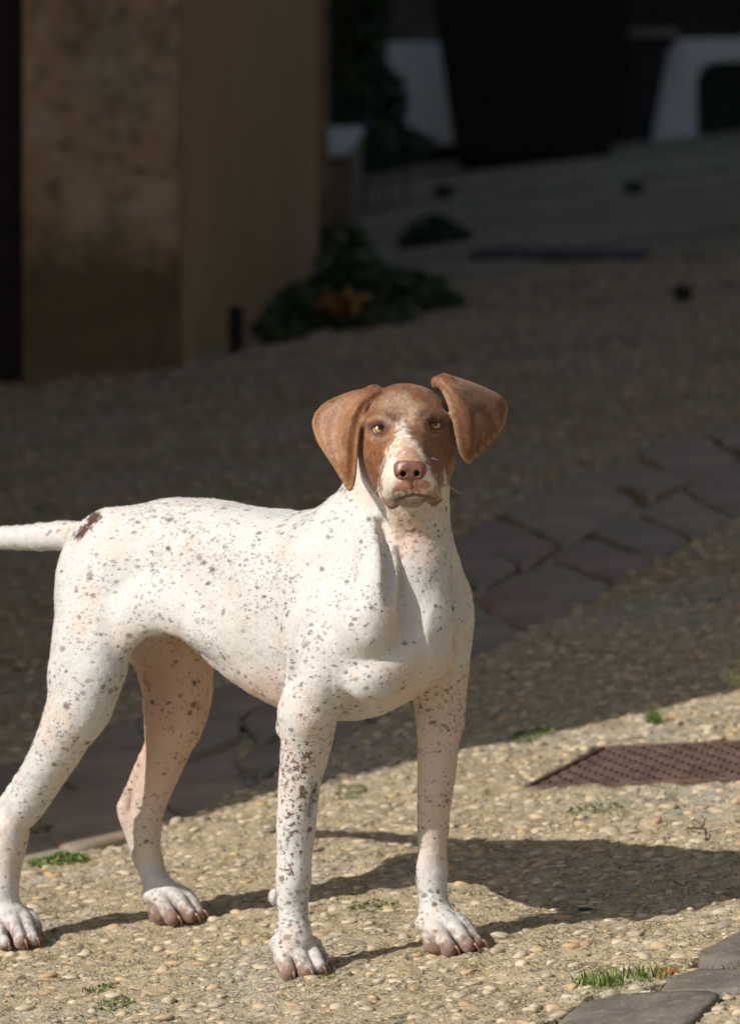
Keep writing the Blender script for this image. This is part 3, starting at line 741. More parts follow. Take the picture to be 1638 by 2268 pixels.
def nets(D, lo, h, smooth):
    B = D < 0
    nx, ny, nz = D.shape
    c = np.zeros((nx-1, ny-1, nz-1), np.uint8)
    for dx in (0, 1):
        for dy in (0, 1):
            for dz in (0, 1): c += B[dx:nx-1+dx, dy:ny-1+dy, dz:nz-1+dz]
    I, J, K = np.where((c > 0) & (c < 8)); del c
    nv = len(I)
    key = (I.astype(np.int64)*ny+J)*nz+K
    acc = np.zeros((nv, 3)); cnt = np.zeros(nv)
    cr = [(a, b, d) for a in (0, 1) for b in (0, 1) for d in (0, 1)]
    for p in cr:
        for axis in range(3):
            if p[axis]: continue
            q = list(p); q[axis] = 1
            d0 = D[I+p[0], J+p[1], K+p[2]]; d1 = D[I+q[0], J+q[1], K+q[2]]
            m = (d0 < 0) != (d1 < 0)
            t = d0[m]/(d0[m]-d1[m])
            pt = np.tile(np.array(p, float), (m.sum(), 1)); pt[:, axis] = t
            acc[m] += pt; cnt[m] += 1
    V = acc/cnt[:, None]+np.stack([I, J, K], 1)
    def vid(i, j, k): return np.searchsorted(key, (i.astype(np.int64)*ny+j)*nz+k)
    Q = []
    for axis in range(3):
        sl0 = [slice(None)]*3; sl1 = [slice(None)]*3; sl0[axis] = slice(0, -1); sl1[axis] = slice(1, None)
        s0 = B[tuple(sl0)]; s1 = B[tuple(sl1)]
        i, j, k = np.where(s0 != s1); inside = s0[i, j, k]
        o = [np.array([i, j, k])]
        a1, a2 = [(1, 2), (2, 0), (0, 1)][axis]
        base = np.array([i, j, k])
        ok = (base[a1] > 0) & (base[a2] > 0); base = base[:, ok]; inside = inside[ok]
        def sh(u, v):
            b = base.copy(); b[a1] -= u; b[a2] -= v; return vid(b[0], b[1], b[2])
        q = np.stack([sh(1, 1), sh(0, 1), sh(0, 0), sh(1, 0)], 1)
        q[~inside] = q[~inside][:, ::-1]
        Q.append(q)
    Q = np.concatenate(Q)
    # keep the largest piece
    E = np.concatenate([Q[:, [0, 1]], Q[:, [1, 2]], Q[:, [2, 3]], Q[:, [3, 0]]])
    deg = np.bincount(E.ravel(), minlength=nv).astype(float)
    def lap(V):
        A = np.stack([np.bincount(E[:, 0], V[E[:, 1], i], nv)+np.bincount(E[:, 1], V[E[:, 0], i], nv) for i in range(3)], 1)
        return A/np.maximum(deg, 1)[:, None]-V
    for _ in range(smooth):
        V = V+.5*lap(V); V = V-.52*lap(V)
    return lo+h*V, Q

# ------------------------------------------------------------------ the dog
H_BODY = 0.0022
DO = np.array([.016, 8.10]); DF = np.array([.625, -.78]); DN = np.array([.78, .625])   # withers, heading, the dog's left
F3 = np.array([DF[0], DF[1], 0]); N3 = np.array([DN[0], DN[1], 0]); U3 = np.array([0, 0, 1.0])
DOGROT = np.array([F3/np.linalg.norm(F3), N3/np.linalg.norm(N3), U3])
def L(px, py, l=0.0):
    """a sketched point that lies l metres to the dog's left of its mid plane"""
    Qx = (px-819.0)/F
    s = (Qx*(DO[1]+DN[1]*l)-DO[0]-DN[0]*l)/(DF[0]-DF[1]*Qx)
    return ray(px, py, DO[1]+DF[1]*s+DN[1]*l)
HD = 7.97; HU = HD/F
def Hd(px, py, fw): return ray(px, py, HD-fw*HU)
PXM = 8.15/F                                  # metres per sketch unit about the trunk
def hr(*r): return np.array([r[0], r[2], r[1]])*HU
B = Solid()
# trunk: sections along the spine  (s, top, bottom, half width)
ST = np.array([
 [-.735, -.095, -.150, .012], [-.72, -.068, -.170, .036], [-.69, -.034, -.182, .058], [-.65, -.014, -.185, .075], [-.60, .003, -.19, .083], [-.54, .016, -.185, .086],
 [-.48, .021, -.185, .080], [-.42, .019, -.205, .080], [-.36, .014, -.235, .088], [-.30, .008, -.260, .098], [-.24, .002, -.280, .105],
 [-.18, .000, -.294, .106], [-.12, .008, -.300, .102], [-.06, .000, -.298, .096], [0, -.03, -.288, .088], [.05, -.06, -.268, .076],
 [.09, -.09, -.245, .058], [.115, -.125, -.215, .034], [.128, -.15, -.19, .010]])
def trunk(X, Y, Z):
    x = X-DO[0]; y = Y-DO[1]; z = Z-ZC
    s = x*DF[0]+y*DF[1]; l = x*DN[0]+y*DN[1]
    sc = np.clip(s, ST[0, 0], ST[-1, 0])
    def ip(c):
        # smooth (Catmull-like) interpolation through a fine table
        return np.interp(sc, TS, TT[c])
    zt, zb, a = ip(1), ip(2), ip(3)
    zm = (zt+zb)*.5+.06*(zt-zb); b = np.where(z > zm, zt-zm, zm-zb)
    a = a*(1-.22*np.clip((zm-z)/b, 0, 1)**1.5)
    q1 = l/a; q2 = (z-zm)/b
    k = (np.abs(q1)**2.3+np.abs(q2)**2.3)**(1/2.3)
    g = np.sqrt((q1/a)**2+(q2/b)**2)/np.maximum(k, .05)
    d = (k-1)/np.maximum(g, 4)
    return np.maximum(d, np.maximum(ST[0, 0]-s, s-ST[-1, 0]))
TS = np.linspace(ST[0, 0], ST[-1, 0], 400); TT = {}
for _c in (1, 2, 3):
    v = np.interp(TS, ST[:, 0], ST[:, _c]); kk = np.hanning(41); kk /= kk.sum()
    TT[_c] = np.convolve(np.pad(v, 20, mode='edge'), kk, 'valid')
_cr = [np.append(DO+DF*s+DN*l, ZC+z) for s in (ST[0, 0], ST[-1, 0]) for l in (-.12, .12) for z in (-.31, .04)]
B.add(trunk, np.min(_cr, 0), np.max(_cr, 0), .01)
P = PXM
# neck
B.chain([(Hd(897, 960, -95), 74*P), (L(878, 1090), 84*P), (L(855, 1180), 98*P), (L(835, 1260), 116*P)], .03)
B.chain([(Hd(893, 930, -120), 62*P), (L(815, 1120), 62*P), (L(760, 1185), 74*P)], .03)             # crest of the neck
B.chain([(Hd(905, 1050, -60), 62*P), (L(915, 1150), 62*P), (L(922, 1260), 66*P), (L(915, 1360), 62*P)], .03)   # throat
B.chain([(Hd(905, 1100, -30), 40*P), (L(908, 1190)+F3*.018, 42*P), (L(918, 1280)+F3*.022, 32*P), (L(925, 1380)+F3*.020, 42*P), (L(905, 1450)+F3*.012, 40*P)], .016)
B.chain([(L(822, 1150, -.045), 30*P), (L(836, 1230, -.068), 34*P), (L(838, 1310, -.082), 36*P), (L(818, 1400, -.09), 44*P)], .02)
# muscle cords of the throat down to the breastbone
B.chain([(Hd(872, 1085, -20), 20*P), (L(890, 1200, -.03), 20*P), (L(912, 1300, -.02), 18*P), (L(930, 1390, -.008), 24*P)], .014)
B.chain([(Hd(945, 1085, -25), 20*P), (L(962, 1190, .03), 24*P), (L(950, 1290, .012), 18*P), (L(935, 1390, .004), 22*P)], .014)
B.chain([(Hd(945, 1060, -95), 38*P), (L(948, 1160, .03), 38*P), (L(962, 1260, .06), 48*P), (L(985, 1350, .08), 50*P)], .03)
B.ell(L(925, 1400, 0), np.array([.045, .05, .075]), .03, rot=DOGROT)                           # breastbone
B.chain([(L(925, 1405, 0), 40*P), (L(885, 1490, -.01), 42*P), (L(840, 1530, 0)-F3*.03, 34*P)], .03)
B.chain([(L(932, 1392, 0)+F3*.012, 36*P), (L(892, 1432, -.025)+F3*.018, 30*P), (L(850, 1472, -.055)+F3*.012, 28*P), (L(808, 1512, -.08)-F3*.004, 30*P)], .022)
# pectorals out to each upper arm
B.chain([(L(905, 1420, -.02), 44*P), (L(830, 1500, -.07), 44*P)], .03)
B.chain([(L(945, 1420, .02), 44*P), (L(975, 1490, .08), 44*P)], .03)
# shoulders (right one is the nearer)
def arm(side):
    l = side
    if side < 0:
        S = dict(blade=(L(742, 1180, -.055), L(800, 1370, -.082)), point=L(795, 1385, -.085), elbow=L(683, 1585, -.09))
    else:
        S = dict(blade=(L(830, 1210, .055), L(975, 1360, .085)), point=L(972, 1390, .09), elbow=L(972, 1590, .10))
    return S
A = arm(-1)
B.cone(A['blade'][0], A['blade'][1], 62*P, 66*P, .03, w=DOGROT[1], q=.62)
B.cone(L(700, 1250, -.07), L(700, 1420, -.088), 70*P, 66*P, .035, w=DOGROT[1], q=.6)
B.cone(A['point'], A['elbow'], 56*P, 58*P, .03)
B.cone(L(705, 1400, -.09), L(672, 1570, -.1), 66*P, 52*P, .03, w=DOGROT[1], q=.7)                # triceps
B.ell(L(630, 1612, -.1), np.array([20, 20, 26])*P, .016)                                        # point of the elbow
B.chain([(A['elbow'], 58*P), (L(676, 1660, -.082), 52*P), (L(664, 1740, -.082), 43*P), (L(656, 1820, -.084), 39*P), (L(652, 1900, -.086), 33*P)], .012)
B.chain([(L(652, 1900, -.086), 33*P), (L(650, 1955, -.088), 35*P), (L(649, 2000, -.088), 30*P), (L(651, 2040, -.088), 30*P), (L(659, 2088, -.088), 36*P)], .012)
B.ell(L(608, 1985, -.082), np.array([12, 12, 16])*P, .008)                                        # stopper pad
A2 = arm(1)
B.cone(A2['blade'][0], A2['blade'][1], 60*P, 62*P, .03, w=DOGROT[1], q=.62)
B.cone(A2['point'], A2['elbow'], 62*P, 50*P, .03)
B.chain([(L(960, 1290, .07)+F3*.014, 32*P), (L(958, 1365, .086)+F3*.030, 36*P), (L(966, 1440, .1)+F3*.016, 38*P)], .025)
B.cone(L(955, 1400, .085), L(975, 1560, .11), 70*P, 46*P, .03, w=DOGROT[1], q=.75)
B.ell(L(1000, 1615, .105), np.array([16, 18, 30])*P, .016)
B.chain([(A2['elbow'], 50*P), (L(970, 1640, .100), 43*P), (L(966, 1720, .100), 38*P), (L(958, 1810, .103), 32*P), (L(956, 1880, .105), 28*P)], .012)
B.chain([(L(956, 1880, .105), 28*P), (L(955, 1935, .106), 31*P), (L(959, 1985, .107), 26*P), (L(966, 2020, .107), 28*P), (L(984, 2054, .107), 33*P)], .012)
B.ell(L(924, 1948, .100), np.array([7, 8, 14])*P, .006)
B.ell(L(942, 2022, .092), np.array([9, 10, 17])*P, .006)                                        # dewclaw toe
# hind legs
B.ell(L(207, 1345, -.075), np.array([.080, .045, .105]), .03, rot=DOGROT)                       # near buttock
B.ell(L(245, 1260, -.06), np.array([.10, .042, .09]), .03, rot=DOGROT)
B.chain([(L(218, 1315, -.075), 86*P), (L(200, 1430, -.088), 88*P), (L(180, 1540, -.095), 74*P)], .03, w=DOGROT[1], q=.8)
B.chain([(L(245, 1375, -.085), 48*P), (L(218, 1490, -.095), 46*P), (L(178, 1600, -.1), 48*P)], .03)     # front of the thigh
B.chain([(L(180, 1540, -.095), 70*P), (L(140, 1635, -.1), 57*P), (L(88, 1728, -.1), 46*P), (L(45, 1803, -.1), 40*P)], .02, w=DOGROT[1], q=.85)
B.chain([(L(62, 1710, -.1), 17*P), (L(10, 1790, -.1), 17*P), (L(-22, 1835, -.1), 21*P)], .014)           # tendon to the hock
B.chain([(L(27, 1830, -.1), 41*P), (L(18, 1890, -.1), 36*P), (L(10, 1960, -.1), 31*P), (L(10, 2010, -.1), 31*P), (L(22, 2045, -.1), 35*P)], .014)
B.chain([(L(-28, 1835, -.1), 24*P), (L(-5, 1930, -.1), 26*P)], .016)
B.chain([(L(240, 1415, -.08), 24*P), (L(320, 1352, -.078), 28*P), (L(400, 1342, -.074), 30*P), (L(480, 1385, -.06), 36*P)], .045, w=DOGROT[1], q=.6)     # flank fold
B.ell(L(330, 1330, .06), np.array([.09, .05, .10]), .03, rot=DOGROT)
B.chain([(L(360, 1340, .06), 84*P), (L(385, 1450, .082), 86*P), (L(395, 1530, .088), 74*P), (L(388, 1600, .084), 62*P)], .03, w=DOGROT[1], q=.8)
B.chain([(L(388, 1590, .084), 64*P), (L(364, 1680, .082), 48*P), (L(335, 1760, 0.086), 38*P), (L(322, 1815, 0.089), 34*P)], .018, w=DOGROT[1], q=.85)
B.chain([(L(335, 1660, .080), 22*P), (L(300, 1740, .084), 18*P), (L(279, 1788, .082), 18*P)], .01)
B.chain([(L(279, 1790, .082), 18*P), (L(300, 1850, 0.095), 18*P), (L(318, 1910, 0.107), 20*P)], .014)
B.chain([(L(322, 1810, 0.088), 34*P), (L(328, 1870, 0.099), 28*P), (L(340, 1930, 0.110), 28*P), (L(352, 1968, 0.116), 32*P)], .014)
# tail
B.chain([(L(215, 1200), 40*P), (L(170, 1188), 34*P), (L(90, 1188), 31*P), (L(-10, 1193), 26*P), (L(-110, 1205), 20*P), (L(-180, 1218), 12*P)], .012)
for px_, py_, l_, r_ in ((880, 1350, -.048, (.032, .017, .062)), (960, 1335, .045, (.030, .018, .060))):
    B.ell(L(px_, py_, l_)+F3*.050, np.array(r_), .014, 's', DOGROT)
B.chain([(L(690, 1215, -.118), 8*P), (L(664, 1330, -.130), 10*P), (L(645, 1440, -.132), 11*P), (L(640, 1520, -.122), 9*P)], .028, 's')
B.ell(L(425, 1285, -.122), np.array([.07, .030, .06]), .04, 's', DOGROT)
B.chain([(L(325, 1195, -.10), 7*P), (L(385, 1300, -.118), 9*P), (L(400, 1370, -.112), 8*P)], .03, 's')
B.chain([(L(845, 1160, -.055), 6*P), (L(862, 1250, -.072), 8*P), (L(868, 1330, -.085), 8*P)], .025, 's')
B.chain([(L(640, 1700, -.09), 8*P), (L(632, 1800, -.092), 8*P), (L(630, 1890, -.094), 8*P)], .012)
B.chain([(L(695, 1700, -.075), 7*P), (L(680, 1800, -.08), 7*P)], .014, 's')
# paws -------------------------------------------------------------
CLAWS = []
def paw(px, py, l, yaw, size=1.0, spread=1.0):
    """four toes whose front rests at a sketched point; yaw turns the toes from the dog's heading (degrees, + towards its left)"""
    g0 = L(px, py, l)
    c, s_ = math.cos(R(yaw)), math.sin(R(yaw))
    f = F3/np.linalg.norm(F3); n = N3/np.linalg.norm(N3)
    f, n = f*c+n*s_, n*c-f*s_
    z0 = float(ground(g0[0], g0[1]))
    C = np.array([g0[0], g0[1], z0])-f*.02
    def at(a, b, z):
        p = C+f*a*size+n*b*size*spread
        return np.array([p[0], p[1], ground(p[0], p[1])+z*size-.002])
    B.ell(at(-.026, 0, .027), np.array([.034, .031, .027])*size, .010, rot=np.array([f, n, U3]))
    B.ell(at(-.030, 0, .010), np.array([.026, .026, .014])*size, .008, rot=np.array([f, n, U3]))     # heel pad
    for b, tip, bn in ((-.0285, .006, -.016), (-.0097, .025, -.006), (.0097, .025, .006), (.0285, .006, .016)):
        B.chain([(at(tip-.058, bn, .044), .0120*size), (at(tip-.026, b*.9, .039), .0108*size), (at(tip-.007, b, .022), .0106*size)], .0032)
        B.ell(at(tip, b, .0125), np.array([.0125, .0103, .0125])*size, .0025, rot=np.array([f, n, U3]))
        CLAWS.append((at(tip+.007, b+.003, .0155), at(tip+.016, b*1.05+.003, .0115), at(tip+.020, b*1.07+.003, .0015), .0032*size))
    B.cone(at(-.050, 0, .062), at(-.022, 0, .040), .017*size, .021*size, .010, w=n, q=1.1)
    return C
PAWS = [paw(687, 2160, -.088, -10), paw(1038, 2101, .108, 12), paw(56, 2098, -.1, -10), paw(424, 2018, .118, 12)]
# head --------------------------------------------------------------
B.ell(Hd(897, 930, -70), hr(96, 82, 100), .012)
B.ell(Hd(846, 985, -50), hr(50, 70, 74), .03); B.ell(Hd(957, 980, -50), hr(52, 70, 74), .03)
B.ell(Hd(860, 1025, -40), hr(46, 55, 66), .03); B.ell(Hd(950, 1012, -40), hr(42, 48, 66), .03)
B.cone(Hd(903, 990, 10), Hd(909, 1052, 112), 58*HU, 50*HU, .025)
B.cone(Hd(902, 968, 22), Hd(907, 1022, 135), 46*HU, 34*HU, .02)
B.ell(Hd(875, 1066, 88), hr(32, 40, 62), .02); B.ell(Hd(947, 1062, 88), hr(32, 40, 62), .02)
B.chain([(Hd(866, 1040, 78), 17*HU), (Hd(861, 1075, 86), 17*HU), (Hd(862, 1097, 90), 13*HU)], .016)
B.chain([(Hd(960, 1036, 76), 17*HU), (Hd(964, 1070, 84), 17*HU), (Hd(962, 1092, 88), 13*HU)], .016)
B.cone(Hd(908, 1078, 20), Hd(915, 1096, 108), 46*HU, 27*HU, .008)
B.ell(Hd(858, 927, 14), hr(24, 17, 20), .014); B.ell(Hd(939, 920, 14), hr(24, 17, 20), .014)
B.ell(Hd(832, 932, 0), hr(26, 10, 18), .012); B.ell(Hd(966, 923, 0), hr(26, 10, 18), .012)
B.cone(Hd(897, 860, 40), Hd(899, 925, 62), 10*HU, 12*HU, .02, mode='s')                        # furrow of the brow
for ex, ey, sg in ((839.5, 950, -1), (961.5, 941, 1)):
    B.ell(Hd(ex, ey, 24), hr(18.5, 11, 18), .004, mode='s')
    up = [Hd(ex+sg*(-17)*1.0, ey+5, 16), Hd(ex-sg*8, ey-9, 23), Hd(ex+sg*4, ey-10.5, 21), Hd(ex+sg*13, ey-6, 13), Hd(ex+sg*18, ey+2, 4)]
    dn = [Hd(ex-sg*17, ey+5, 16), Hd(ex-sg*6, ey+11, 19), Hd(ex+sg*6, ey+10.5, 15), Hd(ex+sg*18, ey+2, 4)]
    B.chain([(p, 3.8*HU) for p in up], .004); B.chain([(p, 3.2*HU) for p in dn], .004)
# lips: the cut of the mouth and the hanging corners
B.chain([(Hd(836, 1104, 70), 5*HU), (Hd(868, 1111, 138), 5*HU), (Hd(890, 1103, 164), 4.6*HU), (Hd(911, 1096, 172), 4.2*HU), (Hd(935, 1099, 164), 4.6*HU), (Hd(957, 1106, 138), 5*HU), (Hd(986, 1098, 70), 5*HU)], .003, mode='s')
B.cone(Hd(856, 1098, 62), Hd(869, 1114, 92), 14*HU, 12.5*HU, .010); B.cone(Hd(974, 1094, 62), Hd(960, 1108, 88), 14*HU, 11*HU, .010)
for nx1, nx2 in ((892, 894), (924, 922)): B.cone(Hd(nx1, 1049, 190), Hd(nx2, 1049, 130), 9*HU, 8*HU, .002, mode='s')
# ears: thick leather sheets
def ear(inner, outer, mid, nu=14, nv=26):
    """inner / outer edge and the ridge between them, root to tip: lists of (px, py, fw)"""
    def rs(c):
        c = np.array(c, float); t = np.linspace(0, 1, len(c)); tt = np.linspace(0, 1, nv)
        o = np.stack([np.interp(tt, t, c[:, i]) for i in range(3)], 1)
        kk = np.array([1, 2, 3, 2, 1.])/9
        q = np.stack([np.convolve(np.pad(o[:, i], 2, mode='reflect', reflect_type='odd'), kk, 'valid') for i in range(3)], 1)
        return q
    a, m, b = rs(inner), rs(mid), rs(outer)
    V = []
    for j in range(nv):
        for i in range(nu):
            t = i/(nu-1)
            p = a[j]*(1-t)**2+2*t*(1-t)*(2*m[j]-.5*(a[j]+b[j]))+b[j]*t*t
            u = j/(nv-1)
            p = p+np.array([0, 0, 1.0])*((12*math.exp(-((t-.27-.1*u)/.13)**2)-9*math.exp(-((t-.58)/.17)**2)+4*math.exp(-((t-.86)/.1)**2))*math.sin(math.pi*min(1, u*1.05+.05))**.7+2.5*math.sin(5*t+7*u)*t*(1-t))
            V.append(Hd(*p))
    Fc = [(j*nu+i, j*nu+i+1, (j+1)*nu+i+1, (j+1)*nu+i) for j in range(nv-1) for i in range(nu-1)]
    return V, Fc
EARL = ear([(838, 872, -28), (812, 893, -14), (797, 935, -2), (791, 985, 6), (788, 1035, 6), (783, 1068, 2), (777, 1083, 0)],
           [(832, 860, -60), (770, 870, -78), (707, 900, -82), (689, 936, -70), (702, 980, -48), (735, 1026, -24), (772, 1083, -2)],
           [(836, 866, -36), (788, 882, -30), (760, 916, -26), (750, 962, -20), (752, 1005, -12), (763, 1045, -6), (775, 1083, -2)])
EARR = ear([(972, 852, -30), (990, 884, -8), (1004, 932, 4), (1014, 985, 8), (1022, 1012, 6), (1034, 1025, 2)],
           [(982, 831, -62), (1050, 851, -88), (1110, 882, -96), (1122, 905, -88), (1108, 952, -62), (1038, 1024, -2)],
           [(980, 838, -34), (1020, 858, -26), (1056, 896, -22), (1062, 930, -22), (1056, 972, -18), (1036, 1025, -2)])
B.sheet(*EARL, .0023, .006); B.sheet(*EARR, .0023, .006)
B.chain([(Hd(826, 868, -50), 14*HU), (Hd(806, 888, -34), 9*HU)], .012)
B.chain([(Hd(968, 846, -46), 14*HU), (Hd(990, 842, -36), 8*HU)], .012)
BV, BQ = B.mesh(H_BODY, 2)
def vnormals(V, Q):
    n = np.cross(V[Q[:, 2]]-V[Q[:, 0]], V[Q[:, 3]]-V[Q[:, 1]]); N = np.zeros_like(V)
    for i in range(4):
        for a in range(3): N[:, a] += np.bincount(Q[:, i], n[:, a], len(V))
    return N/np.maximum(np.linalg.norm(N, axis=1), 1e-12)[:, None]
BN = vnormals(BV, BQ)
# muscle and skin are never geometrically smooth
_away = sstep(BV[:, 1], 7.9, 8.05)
BV = BV+BN*(((fbm(BV, 17, 41, 2)-.5)*.0065+(fbm(BV, 55, 43, 2)-.5)*.0018)*_away+(fbm(BV, 160, 47, 2)-.5)*.0007)[:, None]
BN = vnormals(BV, BQ)
# ------------------------------------------------------------------ coat: what the dog's hair is coloured, painted on the body itself
dog = empty('dog', (0, 0, 0)); tag(dog, 'white short haired pointing dog with brown head and dark ticking, standing in the sun', 'dog')
base_ = np.array([-.12, 8.4, float(ground(-.12, 8.4))]); dog.location = base_
X, Y_, Z_ = BV[:, 0], BV[:, 1], BV[:, 2]
fw = (HD-Y_)/HU; hx = 819+X/Y_*F; hy = 1133.5-(Z_-ZC)/Y_*F
n1 = fbm(BV, 60, 1, 3)-.5; n2 = fbm(BV, 220, 2, 3)-.5; n3 = fbm(BV, 24, 5, 3)-.5; n4 = fbm(BV, 500, 8, 2)-.5
WHITE = np.array([.60, .585, .56]); BROWN = np.array([.19, .074, .028]); DARK = np.array([.085, .036, .018]); ROAN = np.array([.33, .215, .14])
GOLD = np.array([.30, .135, .05]); PINK = np.array([.56, .33, .24]); PINKN = np.array([.50, .20, .13]); MUD = np.array([.175, .098, .068])
C_ = np.tile(WHITE, (len(BV), 1))*(1+.10*n1[:, None]+.10*n2[:, None])
def e_dist(c, r):
    q = (BV-c)/r; k0 = np.linalg.norm(q, axis=1); return (k0-1)*min(r)/HU        # in sketch units
def seg_dist(a, b):
    a, b = np.array(a), np.array(b); t = np.clip(((BV-a)@(b-a))/((b-a)@(b-a)), 0, 1); return np.linalg.norm(BV-a-t[:, None]*(b-a), axis=1)/HU
head = np.minimum.reduce([e_dist(Hd(897, 930, -70), hr(96, 82, 100)), e_dist(Hd(846, 985, -50), hr(50, 70, 74)), e_dist(Hd(957, 980, -50), hr(52, 70, 74)),
                          e_dist(Hd(860, 1025, -40), hr(46, 55, 66)), e_dist(Hd(957, 1020, -40), hr(46, 50, 66)), seg_dist(Hd(903, 990, 10), Hd(909, 1052, 112))-58,
    e_dist(Hd(858, 927, 14), hr(24, 17, 20)), e_dist(Hd(939, 920, 14), hr(24, 17, 20)), e_dist(Hd(832, 932, 0), hr(26, 10, 18)), e_dist(Hd(966, 923, 0), hr(26, 10, 18)),
    seg_dist(Hd(826, 868, -50), Hd(806, 888, -34))-14, seg_dist(Hd(968, 846, -46), Hd(990, 842, -36))-14])
near_head = (hy < 1140) & (hx > 660) & (fw > -330)
ear_d = np.full(len(BV), 99.0)
for Vs, Fs in (EARL, EARR):
    bv_ = BVHTree.FromPolygons([Vector(v) for v in Vs], [tuple(f) for f in Fs])
    for i in np.where((hy < 1100) & (hx > 660) & (hx < 1150))[0]:
        r_ = bv_.find_nearest(BV[i].tolist(), .03)
        if r_[3] is not None: ear_d[i] = min(ear_d[i], r_[3]/HU)
is_ear = ear_d < 13
hd = sstep(head+14*n1, 24, 15)*near_head
hd = np.maximum(hd, is_ear*1.0)
br = mix(np.tile(BROWN, (len(BV), 1)), np.tile(GOLD, (len(BV), 1)), np.clip(sstep(n3, -.1, .25)*.55+.5*n2, 0, 1))
br = mix(br, np.tile(ROAN, (len(BV), 1)), sstep(seg_dist(Hd(868, 888, 10), Hd(905, 905, 30))+60*n2, 52, 14)*.8*(~is_ear))
br = mix(br, np.tile(ROAN*1.1, (len(BV), 1)), sstep(seg_dist(Hd(898, 880, 20), Hd(896, 945, 40))+50*n2, 34, 8)*.75*(~is_ear))
for ex, ey in ((861, 931), (938, 922)):
    br = mix(br, np.tile(DARK, (len(BV), 1)), sstep(np.hypot((hx-ex)/1.1, hy-ey)+30*n2, 22, 8)*.75*(fw > -20))
for ex, ey in ((839, 949), (962, 940)):
    rr = np.hypot((hx-ex)/1.25, hy-ey)
    br = mix(br, np.tile(DARK, (len(BV), 1)), sstep(np.abs(rr-15)+14*n2, 7, 2)*.7*(fw > -30))
    br = mix(br, np.tile(ROAN*1.15, (len(BV), 1)), sstep(np.abs(np.hypot((hx-ex)/1.3, hy-ey)-24)+24*n2, 6, 1)*.38*(fw > -40)*(~is_ear))
    br = mix(br, np.tile(np.array([.10, .042, .03]), (len(BV), 1)), sstep(rr, 15, 12)*(fw > -30))
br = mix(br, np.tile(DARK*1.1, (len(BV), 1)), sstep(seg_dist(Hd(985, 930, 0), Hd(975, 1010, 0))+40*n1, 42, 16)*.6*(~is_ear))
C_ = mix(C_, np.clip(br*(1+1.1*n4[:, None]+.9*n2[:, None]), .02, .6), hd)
for V0 in (EARL, EARR):
    VV0 = np.array(V0[0]); mid_ = VV0.reshape(26, 14, 3)[4:18, 6:11].reshape(-1, 3); dd_ = np.full(len(BV), 9.); ix_ = np.where(is_ear)[0]
    for q_ in mid_: dd_[ix_] = np.minimum(dd_[ix_], np.linalg.norm(BV[ix_]-q_, axis=1))
    C_ = mix(C_, np.tile(np.array([.38, .215, .125]), (len(BV), 1))*(1+.5*n4[:, None]), sstep(dd_/HU+34*n1+26*n2, 26, 2)*is_ear*.62)  # sheen on the middle of the ears, put into the coat as paler brown
gnd = ground(X, Y_)
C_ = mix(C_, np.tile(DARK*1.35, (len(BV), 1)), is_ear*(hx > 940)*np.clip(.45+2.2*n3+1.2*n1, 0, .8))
C_ = mix(C_, np.tile(PINK, (len(BV), 1))*np.array([1.15, 1.35, 1.4]), ((X-DO[0])*DN[0]+(Y_-DO[1])*DN[1] > .03)*((X-DO[0])*DF[0]+(Y_-DO[1])*DF[1] > -.2)*sstep(Z_-ZC, -.2, -.26)*(1-sstep(Z_-gnd, .16, .1))*.5)
for V0 in (EARL, EARR):
    g_ = np.array(V0[0]).reshape(26, 14, 3); rim = np.concatenate([g_[3:, 0], g_[:, -1], g_[-1]]); ix_ = np.where(is_ear)[0]; dd_ = np.full(len(BV), 9.)
    for q_ in rim: dd_[ix_] = np.minimum(dd_[ix_], np.linalg.norm(BV[ix_]-q_, axis=1))
    C_ = mix(C_, np.tile(np.array([.40, .225, .11]), (len(BV), 1)), sstep(dd_/HU+14*n2, 12, 3)*is_ear*.6)  # pale fringe hair plus the glow of lit ear edges, put into the colour
# blaze and muzzle
cx_ = np.interp(hy, [940, 970, 1010, 1060, 1110], [892, 894, 895, 903, 909])
hw = np.interp(hy, [925, 938, 955, 965, 985, 1000, 1020, 1040, 1100], [2, 6, 13, 20, 30, 39, 48, 54, 68])
bz = sstep(hw-np.abs(hx-cx_)+20*n2+24*n1, -9, 9)*(fw > 15)*near_head*(hy < 1128)*(hy > 925)*(~is_ear)
mz = np.tile(np.array([.70, .62, .53]), (len(BV), 1))*(1+.25*n2[:, None])
mz = mix(mz, np.tile(np.array([.45, .28, .17]), (len(BV), 1)), sstep(np.hypot((hx-902)/1.5, (hy-990)/1.2)+90*n2, 38, 6)*.7)
mz = mix(mz, np.tile(np.array([.42, .20, .11]), (len(BV), 1)), sstep(np.hypot((hx-905)/1.6, hy-1012)+30*n2, 26, 12)*.7)
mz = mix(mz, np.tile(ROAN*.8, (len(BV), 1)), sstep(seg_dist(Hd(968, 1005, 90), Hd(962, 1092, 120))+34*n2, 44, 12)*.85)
mz = mix(mz, np.tile(PINKN, (len(BV), 1)), sstep(seg_dist(Hd(884, 1080, 160), Hd(935, 1078, 160))+36*n2, 22, 9)*.9)
mz = mix(mz, np.tile(ROAN*.55, (len(BV), 1)), sstep(np.minimum(seg_dist(Hd(888, 1110, 120), Hd(945, 1108, 120)), seg_dist(Hd(872, 1104, 140), Hd(912, 1094, 168)))+40*n2, 14, 4)*.85)
cur = np.array([(846, 1107), (868, 1108), (890, 1101), (912, 1095), (936, 1098), (957, 1104), (976, 1100)], float)
md = np.full(len(BV), 99.)
for q0, q1 in zip(cur[:-1], cur[1:]):
    t_ = np.clip(((hx-q0[0])*(q1-q0)[0]+(hy-q0[1])*(q1-q0)[1])/((q1-q0)@(q1-q0)), 0, 1); md = np.minimum(md, np.hypot(hx-q0[0]-t_*(q1-q0)[0], hy-q0[1]-t_*(q1-q0)[1]))
